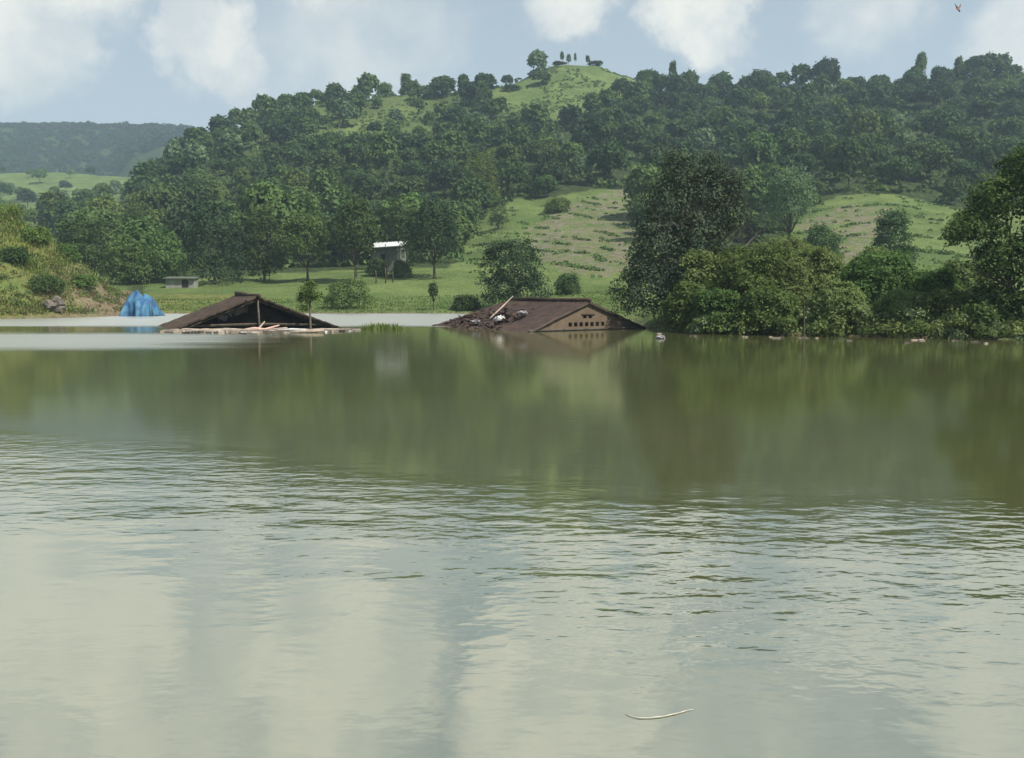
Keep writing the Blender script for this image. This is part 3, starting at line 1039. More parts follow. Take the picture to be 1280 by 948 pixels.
# trees that stand out against the sky
sky_trees = [  # px, Y, top row, width px, kind, label
    (515, 392, 92, 16, 3, 'slim leaning tree rising alone above the left ridge line'),
    (557, 392, 97, 34, 0, 'dark round tree on the skyline right of the slim leaning tree'),
    (604, 400, 102, 30, 0, 'dark skyline tree at the left foot of the grassy summit'),
    (676, 398, 90, 26, 2, 'small round tree halfway up the grassy summit slope'),
    (640, 395, 108, 20, 4, 'small olive tree on the left flank of the grassy summit'),
    (697, 436, 76, 18, 0, 'low dark bush-like tree on the left edge of the summit top'),
    (742, 436, 74, 20, 0, 'low dark bush-like tree on the right edge of the summit top'),
    (701, 438, 65, 7, 3, 'leftmost thin sapling standing on top of the grassy summit'),
    (709, 438, 66, 7, 3, 'middle thin sapling standing on top of the grassy summit'),
    (717, 439, 67, 6, 3, 'faint right sapling of the three on the grassy summit'),
    (735, 438, 67, 8, 3, 'lone leaning sapling at the right of the summit top'),
    (807, 408, 88, 26, 0, 'dark bushy tree on the saddle right of the grassy summit'),
    (836, 405, 78, 11, 3, 'tall pillar-shaped tree standing clear of the ridge beside a smaller one'),
    (857, 405, 87, 9, 3, 'short pillar-shaped tree standing right of the taller pillar tree'),
    (893, 405, 94, 28, 1, 'dark flat-crowned tree on the ridge above the big twiggy tree'),
    (942, 405, 88, 30, 1, 'dark dome-shaped tree on the ridge left of the lone umbrella tree'),
    (1022, 402, 75, 34, 6, 'lone blackish umbrella-shaped tree standing free on the ridge'),
    (1139, 400, 65, 14, 3, 'thin scraggly treetop poking above the right part of the ridge'),
    (1185, 398, 72, 12, 3, 'narrow dark treetop left of the highest ridge crown'),
    (1218, 398, 69, 44, 1, 'broad tree forming the highest crown of the right ridge'),
]
for i, (px, Y, top, wpx, kd, lab) in enumerate(sky_trees):
    g = on_ground(px, Y)
    w, h = size_from(px - wpx / 2, px + wpx / 2, top, Y, g.z)
    h = max(h, 2.5)
    me = hill_mesh[kd * 2 + i % 2]
    _, _, h0, w0, _, _ = KINDS[kd]
    if i in (7, 8, 9, 10):
        w *= .62 + .14 * (i % 3)
        h *= .86 + .09 * ((i * 2) % 4)
    if i in (5, 6):
        g.z -= .28 * h
    o = link('skyline_tree', me, None, g, i * 0.9)
    o.scale = (w / w0 * 1.1, w / w0 * 1.1, h / h0)
    if i == 0:
        o.rotation_euler = (0, math.radians(-14), 0)
    if i == 10:
        o.rotation_euler = (0, math.radians(-16), 0)
    tag(o, lab, 'tree', 'trees along the skyline')

# ------------------------------------------------------------------ trees of the meadow and the valley floor
T_ = dict(n_clumps=620, per=11, spread=0.38, leaf=0.36)
tree_px('meadow_tree', 226, 312, 252, 122, M['leaf_black'], 21, 'big dark tree with a wide crown standing beside the low grey shed', base=.05, **T_)
tree_px('meadow_tree', 300, 362, 258, 127, M['leaf_dark'], 22, 'mid-sized dark green tree just right of the biggest meadow tree', base=.09, **T_)
tree_px('meadow_tree', 352, 418, 262, 124, M['leaf_mid'], 23, 'mid green spreading tree behind the slender riverside sapling', base=.13, **T_)
tree_px('meadow_tree', 412, 478, 243, 121, M['leaf_dark'], 24, 'tall dark tree with a visible trunk left of the white-roofed hut', base=.14, **T_)
tree_px('meadow_tree', 500, 586, 250, 124, M['leaf_black'], 25, 'wide blackish tree casting shade right of the white-roofed hut', base=.13, **T_)
tree_px('meadow_tree', 478, 528, 248, 140, M['leaf_dark'], 26, 'dark tree rising directly behind the white-roofed hut', base=.1, **T_)
tree_px('meadow_tree', 178, 236, 285, 128, M['leaf_mid'], 27, 'mid green tree between the blue tarpaulin and the biggest meadow tree', base=.08, **T_)
tree_px('meadow_tree', 128, 190, 296, 124, M['leaf_mid'], 28, 'bushy green tree just above the blue tarpaulin', base=.06, **T_)
tree_px('meadow_tree', 76, 142, 268, 128, M['leaf_dark'], 29, 'dark green tree looking over the right shoulder of the grassy bank', base=.08, **T_)
tree_px('meadow_tree', 150, 205, 250, 165, M['leaf_dark'], 30, 'dark tree at the foot of the hill behind the bushy tree', base=.1, **T_)
tree_px('meadow_tree', 578, 628, 188, 215, M['leaf_olive'], 31, 'tall pale-topped tree at the top left of the sloping meadow', base=.1, **T_)
tree_px('meadow_tree', 596, 690, 300, 84, M['leaf_black'], 32, 'round dark shrubby tree right behind the tan gabled house', base=.05, n_clumps=900, per=12, spread=.26, leaf=.24)
tree_px('meadow_tree', 946, 1024, 205, 150, M['leaf_pale'], 33, 'pale rounded tree standing right of the big twiggy tree', base=.12, **T_)
tree_px('meadow_tree', 1084, 1142, 262, 118, M['leaf_dark'], 34, 'small dark conical tree standing alone in the right-hand meadow', base=.05, narrow=.7, **T_)
tree_px('meadow_tree', 680, 712, 248, 205, M['leaf_olive'], 35, 'little olive tree on the upper edge of the sloping meadow', base=.06, **T_)
tree_px('meadow_tree', 1000, 1050, 282, 135, M['leaf_mid'], 36, 'low bushy tree at the left edge of the right-hand meadow', base=.05, **T_)

SB = dict(cat='shrub', base=.02, n_clumps=560, per=11, spread=.22, leaf=.2)
tree_px('shrub', 404, 470, 350, 86, M['leaf_mid'], 41, 'rounded green shrub at the water edge between the two houses', **SB)
tree_px('shrub', 694, 724, 344, 98, M['leaf_dark'], 42, 'small dark shrub alone in the meadow behind the tan house', **SB)
tree_px('shrub', 565, 598, 372, 84, M['leaf_dark'], 43, 'low dark shrub at the shore left of the round shrubby tree', **SB)
tree_px('shrub', 610, 636, 248, 190, M['leaf_dark'], 44, 'dark shrub on the left border of the sloping meadow', **SB)

tree_px('shrub', 458, 484, 322, 128, M['leaf_dark'], 45, 'dark shrub at the left foot of the white-roofed hut', **SB)
tree_px('shrub', 488, 516, 326, 127, M['leaf_mid'], 46, 'green shrub at the right foot of the white-roofed hut', **SB)

# slim sapling in the meadow by the shore
g = on_ground(542, 84)
make_tree('sapling', g, 2.6, .9, M['leaf_dark'], 51, 'thin sapling with a narrow crown on the shore between the houses', cat='sapling', base=.35, narrow=.3, n_clumps=120, per=9, spread=.12, leaf=.16, nl=5)

# ------------------------------------------------------------------ right bank
BK = dict(n_clumps=1900, per=13, spread=.13, leaf=.16, cat='shrub', base=.0, low=-.3, nl=9, rugged=26, shell=.4)
bank = [  # px0, px1, top row, Y, material, label
    (846, 930, 318, 47, 'leaf_bank_pale', 'pale leafy bush leaning beside the big twiggy tree'),
    (880, 1000, 312, 46, 'leaf_bank', 'tall domed bush, the fullest on the right bank'),
    (975, 1060, 318, 48, 'leaf_bank_pale', 'light green bush right of the fullest bank bush'),
    (1050, 1140, 322, 44, 'leaf_bank', 'rounded bush in the middle of the right bank below the conical tree'),
    (1125, 1200, 345, 43, 'leaf_bank', 'lower bush left of the tree at the right edge'),
    (1010, 1085, 362, 41.5, 'leaf_bank_pale', 'low pale bush overhanging the water mid right bank'),
    (925, 1000, 368, 42, 'leaf_bank', 'low dark bush dipping into the water beside a thin stake'),
    (1095, 1165, 372, 41, 'leaf_bank_pale', 'low pale bush at the waterline left of the edge tree'),
    (860, 930, 372, 43.5, 'leaf_bank', 'low bush at the waterline below the big twiggy tree'),
    (1150, 1225, 372, 40, 'leaf_bank', 'dark low bush under the left side of the edge tree'),
    (1290, 1400, 330, 41, 'leaf_bank', 'bush at the far right beyond the edge tree'),
    (940, 1020, 300, 58, 'leaf_bank_pale', 'yellowish bush farther back on the right bank, left part'),
    (1060, 1120, 316, 60, 'leaf_bank_pale', 'yellowish bush farther back on the right bank, right part'),
]
bank += [
    (1040, 1110, 340, 45.5, 'leaf_bank_pale', 'light bush filling the dip right of the light green bush'),
    (1160, 1240, 335, 46, 'leaf_bank_pale', 'light green bush behind the left limbs of the edge tree'),
    (955, 1020, 332, 45, 'leaf_bank_pale', 'light leafy bush between the fullest bush and the stake'),
    (835, 890, 362, 44.5, 'leaf_bank', 'small leafy bush at the right corner of the tan house'),
]
for i, (a, b, top, Y, mt, lab) in enumerate(bank):
    top -= 7
    g = on_ground((a + b) / 2, Y)
    w, h = size_from(a, b, top, Y, g.z)
    make_tree('bank_shrub', g, h, w * 1.12, M[mt], 200 + i * 3, lab, group='bushes along the right bank', **BK)


def twig_tree():
    """the big dark tree: a sparse, twiggy crown above a dense leafy skirt"""
    Y = 48
    g = on_ground(842, Y)
    root = empty('twiggy_tree', g)
    tag(root, 'big dark tree with bare reddish twigs standing beside the tan house', 'tree')
    rng = np.random.default_rng(9)
    H = at(842, 186, Y).z - g.z
    s = Y / F
    mb, tw = MB(), MB()
    tips = []

    def grow(p, d, length, r, depth):
        n = 4
        pts = [p]
        q = p.copy()
        dd = d.copy()
        for i in range(n):
            dd = (dd + Vector(rng.normal(size=3)) * .16 + Vector((0, 0, .05))).normalized()
            q = q + dd * length / n
            pts.append(q.copy())
        rr = [r * (1 - .55 * i / n) for i in range(n + 1)]
        (mb if depth < 2 else tw).tube(pts, rr, 6 if depth < 2 else 3, cap=False)
        tips.append((q.copy(), depth))
        if depth >= 5:
            return
        for k in range(3 if depth < 4 else 4):
            f = rng.uniform(.4, 1.0)
            o = pts[min(n, int(f * n + .5))]
            nd = (dd + Vector(rng.normal(size=3)) * .62 + Vector((0, 0, .12))).normalized()
            grow(o, nd, length * rng.uniform(.58, .8), r * .5, depth + 1)

    for k in range(4):
        an = k * 1.57 + .4
        grow(Vector((math.cos(an) * .2, math.sin(an) * .2, -.3)), Vector((math.cos(an) * .3 + .03, math.sin(an) * .3, 1)).normalized(), H * .40, .15, 0)
    mb.build('trunk', M['bark'], root, smooth=True)
    # keep the twigs within the crown's outline
    V = np.array([tuple(v) for v in tw.V])
    tip_h = V[:, 2].max()
    V[:, 2] *= H / tip_h
    sx = max(np.percentile(np.abs(V[:, 0]), 99), .1)
    V[:, 0] *= 3.9 / sx
    V[:, 1] *= 3.3 / max(np.percentile(np.abs(V[:, 1]), 99), .1)
    V[:, 0] += 1.3 * V[:, 2] / H
    tw.V = [tuple(v) for v in V]
    tw.build('twigs', M['twig'], root)
    # leaves: dense low, thin towards the top
    lobes = [(-1.6, -.4, 1.3, 1.7, 1.5, 1.6), (.4, -.6, 1.6, 1.9, 1.6, 1.9), (-.9, 0, 3.6, 1.5, 1.5, 1.8), (1.0, 0, 4.0, 1.7, 1.5, 1.7),
             (-.2, .2, 5.8, 1.5, 1.4, 1.7), (1.5, .2, 6.4, 1.3, 1.3, 1.3), (.3, .2, 7.5, 1.2, 1.2, 1.0), (-1.3, .1, 2.6, 1.3, 1.2, 1.3), (2.3, .3, 5.0, 1.2, 1.1, 1.2), (2.7, .3, 6.6, 1.1, 1.0, 1.1), (3.1, .2, 5.4, .9, .9, 1.0), (2.0, .2, 7.6, .9, .9, .8), (1.9, -.2, 2.9, 1.2, 1.1, 1.4)]
    lobes = [(a, b, c * H / 8.6, d, e, f) for a, b, c, d, e, f in lobes]
    link('crown', crown_mesh('crown', lobes, M['leaf_grey'], 2900, 11, .18, .16, .095, 91, -.6, .45), root)


twig_tree()


def edge_tree():
    Y = 38.5
    g = on_ground(1262, Y)
    H = at(1262, 196, Y).z - g.z
    k = Y / F
    lobes = []
    rng = np.random.default_rng(14)
    for (px, py, r) in [(1225, 285, 34), (1205, 290, 22), (1250, 250, 36), (1275, 215, 28), (1300, 240, 45), (1250, 330, 34), (1290, 330, 50),
                        (1245, 385, 34), (1275, 395, 38), (1340, 300, 60), (1330, 390, 60), (1222, 400, 20), (1310, 205, 40)]:
        p = at(px, py, Y + rng.uniform(-.5, 1.2))
        lobes.append((p.x - g.x, p.y - g.y, max(p.z - g.z, .4), r * k, r * k, r * k * .85))
    make_tree('edge_tree', g, H, 5, M['leaf_bank'], 301, 'large leafy tree at the right edge of the picture reaching over the water',
              n_clumps=2300, per=13, spread=.17, leaf=.18, lobes=lobes, fork=.3, bias=-.3, shell=.35)


edge_tree()

# thin stake in the water at the right bank, reeds at the waterline
mb = MB()
p = at(1004, 424, 39.5)
mb.tube([(p.x, p.y, -.8), (p.x + .02, p.y, .5), (p.x - .03, p.y, 1.7)], [.045, .04, .03], 6)
tag(mb.build('stake', M['bark']), 'thin dark stake standing in the water before the right bank', 'stake')


def blades(pts, n_per, h, w, rng, spread, bend=.5):
    """tufts of curved blades: two quads each"""
    n = len(pts) * n_per
    base = np.repeat(np.asarray(pts, float), n_per, 0)
    base[:, :2] += rng.normal(size=(n, 2)) * spread
    an = rng.uniform(0, 6.28, n)
    out = np.stack([np.cos(an), np.sin(an), np.zeros(n)], 1)
    side = np.stack([-np.sin(an), np.cos(an), np.zeros(n)], 1)
    hh = (h * rng.uniform(.5, 1.3, n))[:, None]
    up = np.array([0, 0, 1.0])
    b = rng.uniform(.1, 1, n)[:, None] * bend
    m_ = base + up * hh * .6 + out * hh * b * .3
    t_ = base + up * hh * (1 - .3 * b) + out * hh * b
    ww = w
    V = np.stack([base - side * ww * .5, base + side * ww * .5, m_ + side * ww * .4, m_ - side * ww * .4, t_], 1).reshape(-1, 3)
    i = np.arange(n) * 5
    Q = np.concatenate([np.stack([i, i + 1, i + 2, i + 3], 1).ravel(), np.stack([i + 3, i + 2, i + 4], 1).ravel()])
    tot = np.concatenate([np.full(n, 4), np.full(n, 3)])
    return V, Q, tot, n


def grass_patch(name, label, mat, pts, n_per, h, w, spread, seed, bend=.5):
    rng = np.random.default_rng(seed)
    V, Q, tot, n = blades(pts, n_per, h, w, rng, spread, bend)
    tt = rng.random(n)
    me = np_mesh(name, V, tot, Q, [mat], np.concatenate([tt, tt]))
    tag(link(name, me), label, 'grass', kind='stuff')


# tall grass over the left bank
rng = np.random.default_rng(61)
pts, dpts = [], []
for _ in range(5200):
    y = rng.uniform(64, 96)
    a = rng.uniform(-.64, -.42)
    x = a * y
    z = float(ground(x, y))
    if z < .25:
        continue
    q = project(x, y, z)
    if q[0] > 85 and q[1] > 300 and rng.random() < .75:
        continue
    if fbm(np.array([x]), np.array([y]), 4.5, 3)[0] < -.12:
        continue
    (dpts if (rng.random() < .12 + .4 * (z < 3)) else pts).append((x, y, z - .05))
grass_patch('bank_grass', 'rank yellow-green grass covering the hump of the left bank', M['grass_blade'], pts, 9, .34, .09, .32, 62, .9)
grass_patch('dry_grass', 'dry brownish grass and weeds low on the left bank', M['dry_blade'], dpts, 7, .30, .07, .3, 63, .9)
# reeds and grass along the right bank
pts = []
for _ in range(420):
    px = rng.uniform(835, 1420)
    Y = np.interp(px, [820, 870, 1000, 1090, 1190, 1290, 1500], [47.5, 43, 41, 40, 38.5, 37, 36]) + rng.uniform(-.2, 4)
    g = on_ground(px, Y)
    pts.append((g.x, g.y, max(g.z, -.3)))
grass_patch('bank_reeds', 'long grass and reeds hanging into the water along the right bank', M['grass_blade'], pts, 11, .6, .06, .35, 64, 1.3)
pts = []
for _ in range(120):
    px = rng.uniform(872, 945)
    g = on_ground(px, rng.uniform(52, 56))
    pts.append((g.x, g.y, g.z))
grass_patch('cane_grass', 'tall yellowish cane grass behind the fullest bank bush', M['grass_blade'], pts, 16, 3.0, .09, .3, 67, .35)
# weedy steps that follow the contours of the sloping meadows
VV, TT = [], []
Yw = rng.uniform(118, 232, 16000)
pw = rng.uniform(585, 1225, 16000)
Xw = (pw - 640) / F / math.cos(PITCH) * Yw
Zw = ground(Xw, Yw)
stp = (Zw + 2.4 * fbm(Xw, Yw, 20, 3)) / (2.4 + .6 * np.sin(pw * .013))
keep = ((np.abs(stp - np.round(stp)) < .048) & (vnoise(Xw, Yw, 6.5) > -.15)) | (rng.random(16000) < .014)
keep &= is_open(Xw, Yw, Zw)
for g in zip(Xw[keep], Yw[keep], Zw[keep]):
    n = 12
    rr = rng.uniform(.25, .6)
    d = unit(rng.normal(size=(n, 3)))
    d[:, 2] = np.abs(d[:, 2])
    VV.append(leaf_arrays(d * np.array([rr * 1.5, rr, rr * .8]) + np.array(g), unit(d + .4 * rng.normal(size=(n, 3))), .5, .34, rng))
    TT.append(rng.uniform(.0, .8, n))
V = np.concatenate(VV)
tag(link('terrace_weeds', np_mesh('terrace_weeds', V, 4, np.arange(len(V)), [M['leaf_mid']], np.concatenate(TT))),
    'dark weedy strips along the field steps of the sloping meadows', 'weeds', kind='stuff')
print('weeds', len(VV))
# low scrub dotted over the open summit and the left shoulder of the hill
rs = np.random.default_rng(88)
Ys = rs.uniform(300, 445, 9000)
Xs = rs.uniform(-.26, .16, 9000) * Ys
Zs = ground(Xs, Ys)
ks = is_open(Xs, Ys, Zs) & (vnoise(Xs, Ys, 9.0) > .05) & (rs.random(9000) < .55)
weed_pts = list(zip(Xs[ks], Ys[ks], Zs[ks]))
# shore and meadow grass
pts = []
for _ in range(2600):
    a = rng.uniform(-.43, .14)
    y = rng.uniform(80, 100)
    x = a * y
    z = float(ground(x, y))
    if z > .05:
        pts.append((x, y, z))
grass_patch('meadow_grass', 'short bright grass of the flat meadow along the far shore', M['meadow_blade'], pts, 5, .13, .10, .5, 65)

def weed_mass(name, label, pts, mats, n, rx, rz, leaf, seed):
    rng = np.random.default_rng(seed)
    VV, TT, MI = [], [], []
    for p in pts:
        d = unit(rng.normal(size=(n, 3)))
        d[:, 2] = np.abs(d[:, 2])
        k = rng.uniform(.5, 1.3)
        VV.append(leaf_arrays(d * rng.uniform(.5, 1.05, (n, 1)) * np.array([rx * k, rx * k, rz * k * rng.uniform(.6, 1.4)]) + np.array(p), unit(d + .4 * rng.normal(size=(n, 3))), leaf, leaf * .6, rng))
        TT.append(np.clip(rng.uniform(0, .75, n) + rng.uniform(-.1, .3), 0, 1))
        MI.append(np.full(n, int(rng.integers(len(mats)))))
    V = np.concatenate(VV)
    tag(link(name, np_mesh(name, V, 4, np.arange(len(V)), mats, np.concatenate(TT), False, np.concatenate(MI))), label, 'weeds', kind='stuff')


weed_mass('hill_scrub', 'low dark scrub and tufts dotted over the grassy summit and left shoulder', weed_pts, [M['leaf_mid'], M['leaf_olive'], M['leaf_olive']], 14, .9, .55, .75, 70)
pts = []
for _ in range(850):
    y = rng.uniform(66, 92)
    x = rng.uniform(-.62, -.43) * y
    z = float(ground(x, y))
    if z > .3 and vnoise(np.array([x]), np.array([y]), 3.2)[0] > -.05:
        pts.append((x, y, z))
M['leaf_brown'] = leaf_material('withered_leaves', (0.075, 0.055, 0.030), (0.17, 0.125, 0.07), trans=.2, vary=.1)
weed_mass('bank_weeds', 'patches of olive and withered brown weeds scattered over the left bank', pts, [M['leaf_olive'], M['leaf_brown'], M['leaf_mid'], M['leaf_olive'], M['leaf_dark']], 26, .5, .42, .17, 68)
pts = []
for _ in range(420):
    px = rng.uniform(840, 1330)
    Y = np.interp(px, [820, 870, 1000, 1090, 1190, 1290, 1500], [47.5, 42.6, 40.6, 39.6, 38, 36.6, 35.5]) + rng.uniform(-.5, 3)
    g = on_ground(px, Y)
    pts.append((g.x, g.y, max(g.z, 0) + abs(rng.normal()) * .35))
weed_mass('shore_weeds', 'pale leafy weeds and creepers crowding the waterline of the right bank', pts, [M['leaf_bank_pale'], M['leaf_bank'], M['leaf_pale']], 60, .5, .5, .16, 69)

# ------------------------------------------------------------------ small bushes and stones of the left bank
bank_bushes = [(20, 74, 60, 384, 36, 'leaf_dark', 'dark low bush at the left end of the bank foot'),
               (58, 72.5, 0, 378, 44, 'leaf_dark', 'dark low bush round the pale stone on the left bank'),
               (105, 78, 0, 345, 34, 'leaf_olive', 'olive bush on the middle of the left bank slope'),
               (48, 80, 0, 312, 40, 'leaf_olive', 'olive bush below the top of the left bank'),
               (86, 82, 0, 305, 30, 'leaf_mid', 'green bush on the right shoulder of the left bank'),
               (12, 83, 0, 268, 44, 'leaf_olive', 'yellowish bush on the very top of the left bank')]
for i, (px, Y, _z, top, wpx, mt, lab) in enumerate(bank_bushes):
    g = on_ground(px, Y)
    w = wpx / F * Y
    make_tree('bank_bush', g, rng.uniform(.9, 1.4), w, M[mt], 400 + i * 5, lab, cat='bush', base=.0, n_clumps=330, per=10, spread=.2, leaf=.17, nl=6, low=-.2)

M['stone'] = rough_material('pale_stone', (0.085, 0.075, 0.06), (0.20, 0.175, 0.145), 2.0, .9, .05)


def rock(name, loc, size, seed, mat, label, group=None):
    rng = np.random.default_rng(seed)
    bm = bmesh.new()
    bmesh.ops.create_icosphere(bm, subdivisions=3, radius=1)
    for v in bm.verts:
        d = v.co.normalized()
        k = 1 + .22 * math.sin(d.x * 3 + seed) * math.cos(d.y * 4 + seed * 2) + .12 * math.sin(d.z * 7 + d.x * 5 + seed) + rng.normal() * .02
        for ax in range(3):
            d2 = round(d[ax] * 1.6) / 1.6
            v.co[ax] = (d[ax] * .7 + d2 * .3) * k * size[ax]
    me = bpy.data.meshes.new(name)
    bm.to_mesh(me)
    bm.free()
    me.materials.append(mat)
    o = link(name, me, None, loc, seed)
    tag(o, label, 'rock', group)
    return o


g = on_ground(68, 69.8)
rock('boulder', g + Vector((0, 0, .35)), (.8, .6, .65), 3, M['stone'], 'pale boulder at the foot of the left bank')
# ------------------------------------------------------------------ sunken houses


def tile_material(name, c1, c2, c3):
    m, t, out = material(name)
    tc = t.new('ShaderNodeTexCoord')
    v = tc.outputs['Object']
    n1 = t.noise(v, 1.3, 5, .65)
    n2 = t.noise(v, 7.0, 3, .6)
    col = t.mix(t.smooth(n1, .35, .65), c1 + (1,), c2 + (1,))
    col = t.mix(t.smooth(n2, .5, .75, 0, .8), col, c3 + (1,))
    p = t.new('ShaderNodeBsdfPrincipled')
    t.l.new(col, p.inputs['Base Color'])
    p.inputs['Roughness'].default_value = .9
    p.inputs['Specular IOR Level'].default_value = .15
    t.l.new(p.outputs[0], out.inputs[0])
    return m


M['roof_dark'] = tile_material('blackened_roof_tiles', (.050, .036, .028), (.085, .060, .045), (.035, .035, .022))
M['roof_rust'] = tile_material('rusty_roof_tiles', (.050, .036, .030), (.082, .052, .042), (.042, .038, .031))
M['plaster'] = rough_material('tan_mud_plaster', (.135, .098, .064), (.180, .137, .094), 1.6, .95, .02, c3=(.12, .10, .07))
M['void'] = rough_material('recess_shade', (.02, .016, .012), (.035, .03, .025), 3, .95, 0)  # near-black base colour carries the shade of hollows and openings
M['rag'] = rough_material('grey_rag', (.16, .15, .16), (.28, .26, .28), 3, .9, .02)


def roof_slope(name, mat, parent, x_eave, z_eave, z_ridge, y0, y1, sag, seed, thick=.09, holes=None, x_ridge=0.0, wav=.035, hip=0.0):
    """one slope of a gable roof from the ridge (x_ridge) to the eave (x_eave), with rolled tile rows, sag and chipped edges"""
    rng = np.random.default_rng(seed)
    nu, nv = 26, max(24, int((y1 - y0) / .11))
    V = np.zeros((nu + 1, nv + 1, 3))
    for i in range(nu + 1):
        f = i / nu
        for j in range(nv + 1):
            g_ = j / nv
            y = y0 + (y1 + hip * f - y0) * g_
            x = x_ridge + (x_eave - x_ridge) * f
            z = z_ridge + (z_eave - z_ridge) * f
            z -= sag * math.sin(math.pi * f) * (.12 + .88 * math.sin(g_ * 3.1)) + .12 * sag * math.sin(math.pi * g_)
            z += wav * abs(math.sin(j * math.pi / 3)) - .03 * ((f * 9) % 1.0)
            z += rng.normal() * .012
            V[i, j] = (x, y, z)
    top = V.reshape(-1, 3)
    bot = top - np.array([0, 0, thick])
    n = len(top)
    idx = np.arange(n).reshape(nu + 1, nv + 1)
    Q, T = [], []
    alive = np.ones((nu, nv), bool)
    if holes is not None:
        for i in range(nu):
            for j in range(nv):
                if holes((i + .5) / nu, (j + .5) / nv, rng):
                    alive[i, j] = False
    for i in range(nu):
        for j in range(nv):
            if not alive[i, j]:
                continue
            a, b, c, d = idx[i, j], idx[i + 1, j], idx[i + 1, j + 1], idx[i, j + 1]
            Q += [a, b, c, d, n + d, n + c, n + b, n + a]
            T += [4, 4]
            for (di, dj, e0, e1) in ((-1, 0, d, a), (1, 0, b, c), (0, -1, a, b), (0, 1, c, d)):
                ii, jj = i + di, j + dj
                if not (0 <= ii < nu and 0 <= jj < nv) or not alive[ii, jj]:
                    Q += [e1, e0, n + e0, n + e1]
                    T.append(4)
    me = np_mesh(name, np.concatenate([top, bot]), T, Q, [mat])
    return link(name, me, parent)


def dark_house():
    apex = at(322, 371, 47.5)
    root = empty('sunken_house', (apex.x, apex.y, 0), math.radians(25))
    tag(root, 'drowned house with dark open-gabled roof ringed by floating debris', 'house')
    zr = apex.z
    chip = lambda f, g_, r_: (f > .86 and r_.random() < .3) or (g_ < .025 and r_.random() < .45) or r_.random() < .004
    L = 8.0
    roof_slope('roof_slope', M['roof_dark'], root, -5.2, -.25, zr + .06, -.35, L, .12, 71, holes=chip)
    roof_slope('roof_slope', M['roof_dark'], root, 5.2, -.25, zr, -.35, L, .16, 72, holes=chip)
    mb = MB()
    mb.tube([(0, -.42, zr + .05), (0, L * .35, zr + .04), (0, L * .7, zr + .14), (0, L + .05, zr + .16)], [.11, .12, .13, .12], 8)
    mb.build('ridge_cap', M['roof_dark'], root, smooth=True)
    mb = MB()
    mb.tube([(.02, -.05, -1.2), (.03, -.05, .6), (0, -.03, zr - .12)], [.06, .055, .05], 8)
    tag(mb.build('king_post', M['post_wood'], root, smooth=True), 'pale upright post in the middle of the open gable')
    mb = MB()
    mb.tube([(-3.6, .05, .22), (0, .08, .28), (3.4, .05, .20)], [.06, .07, .06], 6)
    mb.build('tie_beam', M['bark'], root)
    for s in (-1, 1):
        for yy in (.0, 2.2, 4.4, 6.6):
            mb = MB()
            mb.tube([(0, yy, zr - .2), (s * 4.8, yy, -.3)], [.055, .055], 6)
            mb.build('rafter', M['bark'], root)
    mb = MB()
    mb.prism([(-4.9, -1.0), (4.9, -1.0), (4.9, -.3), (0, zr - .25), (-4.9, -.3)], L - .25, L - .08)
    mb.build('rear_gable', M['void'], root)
    mb = MB()   # near-black sheet standing in for the shade inside the open gable
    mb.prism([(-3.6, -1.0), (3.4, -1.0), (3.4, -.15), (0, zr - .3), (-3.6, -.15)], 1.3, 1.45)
    mb.build('gable_shade_sheet', M['void'], root)
    # rags caught under the roof
    rg = np.random.default_rng(4)
    mb = MB()
    for (x, z, w, h) in ((-1.1, .95, .7, .35), (-.6, 1.05, .4, .3), (-1.7, .62, .5, .3)):
        n = 9
        vs = []
        for i in range(n):
            xx = x - w / 2 + w * i / (n - 1)
            vs += [(xx, .75 + .06 * math.sin(i * 1.7), z + h / 2 + .03 * rg.normal()), (xx + .04 * rg.normal(), .82 + .06 * math.cos(i * 1.9), z - h / 2 + .08 * rg.normal())]
        mb.add(vs, [(2 * i, 2 * i + 2, 2 * i + 3, 2 * i + 1) for i in range(n - 1)])
        mb.add([(a, b + .015, c) for a, b, c in vs], [(2 * i + 1, 2 * i + 3, 2 * i + 2, 2 * i) for i in range(n - 1)])
    mb.build('hanging_rags', M['rag'], root)


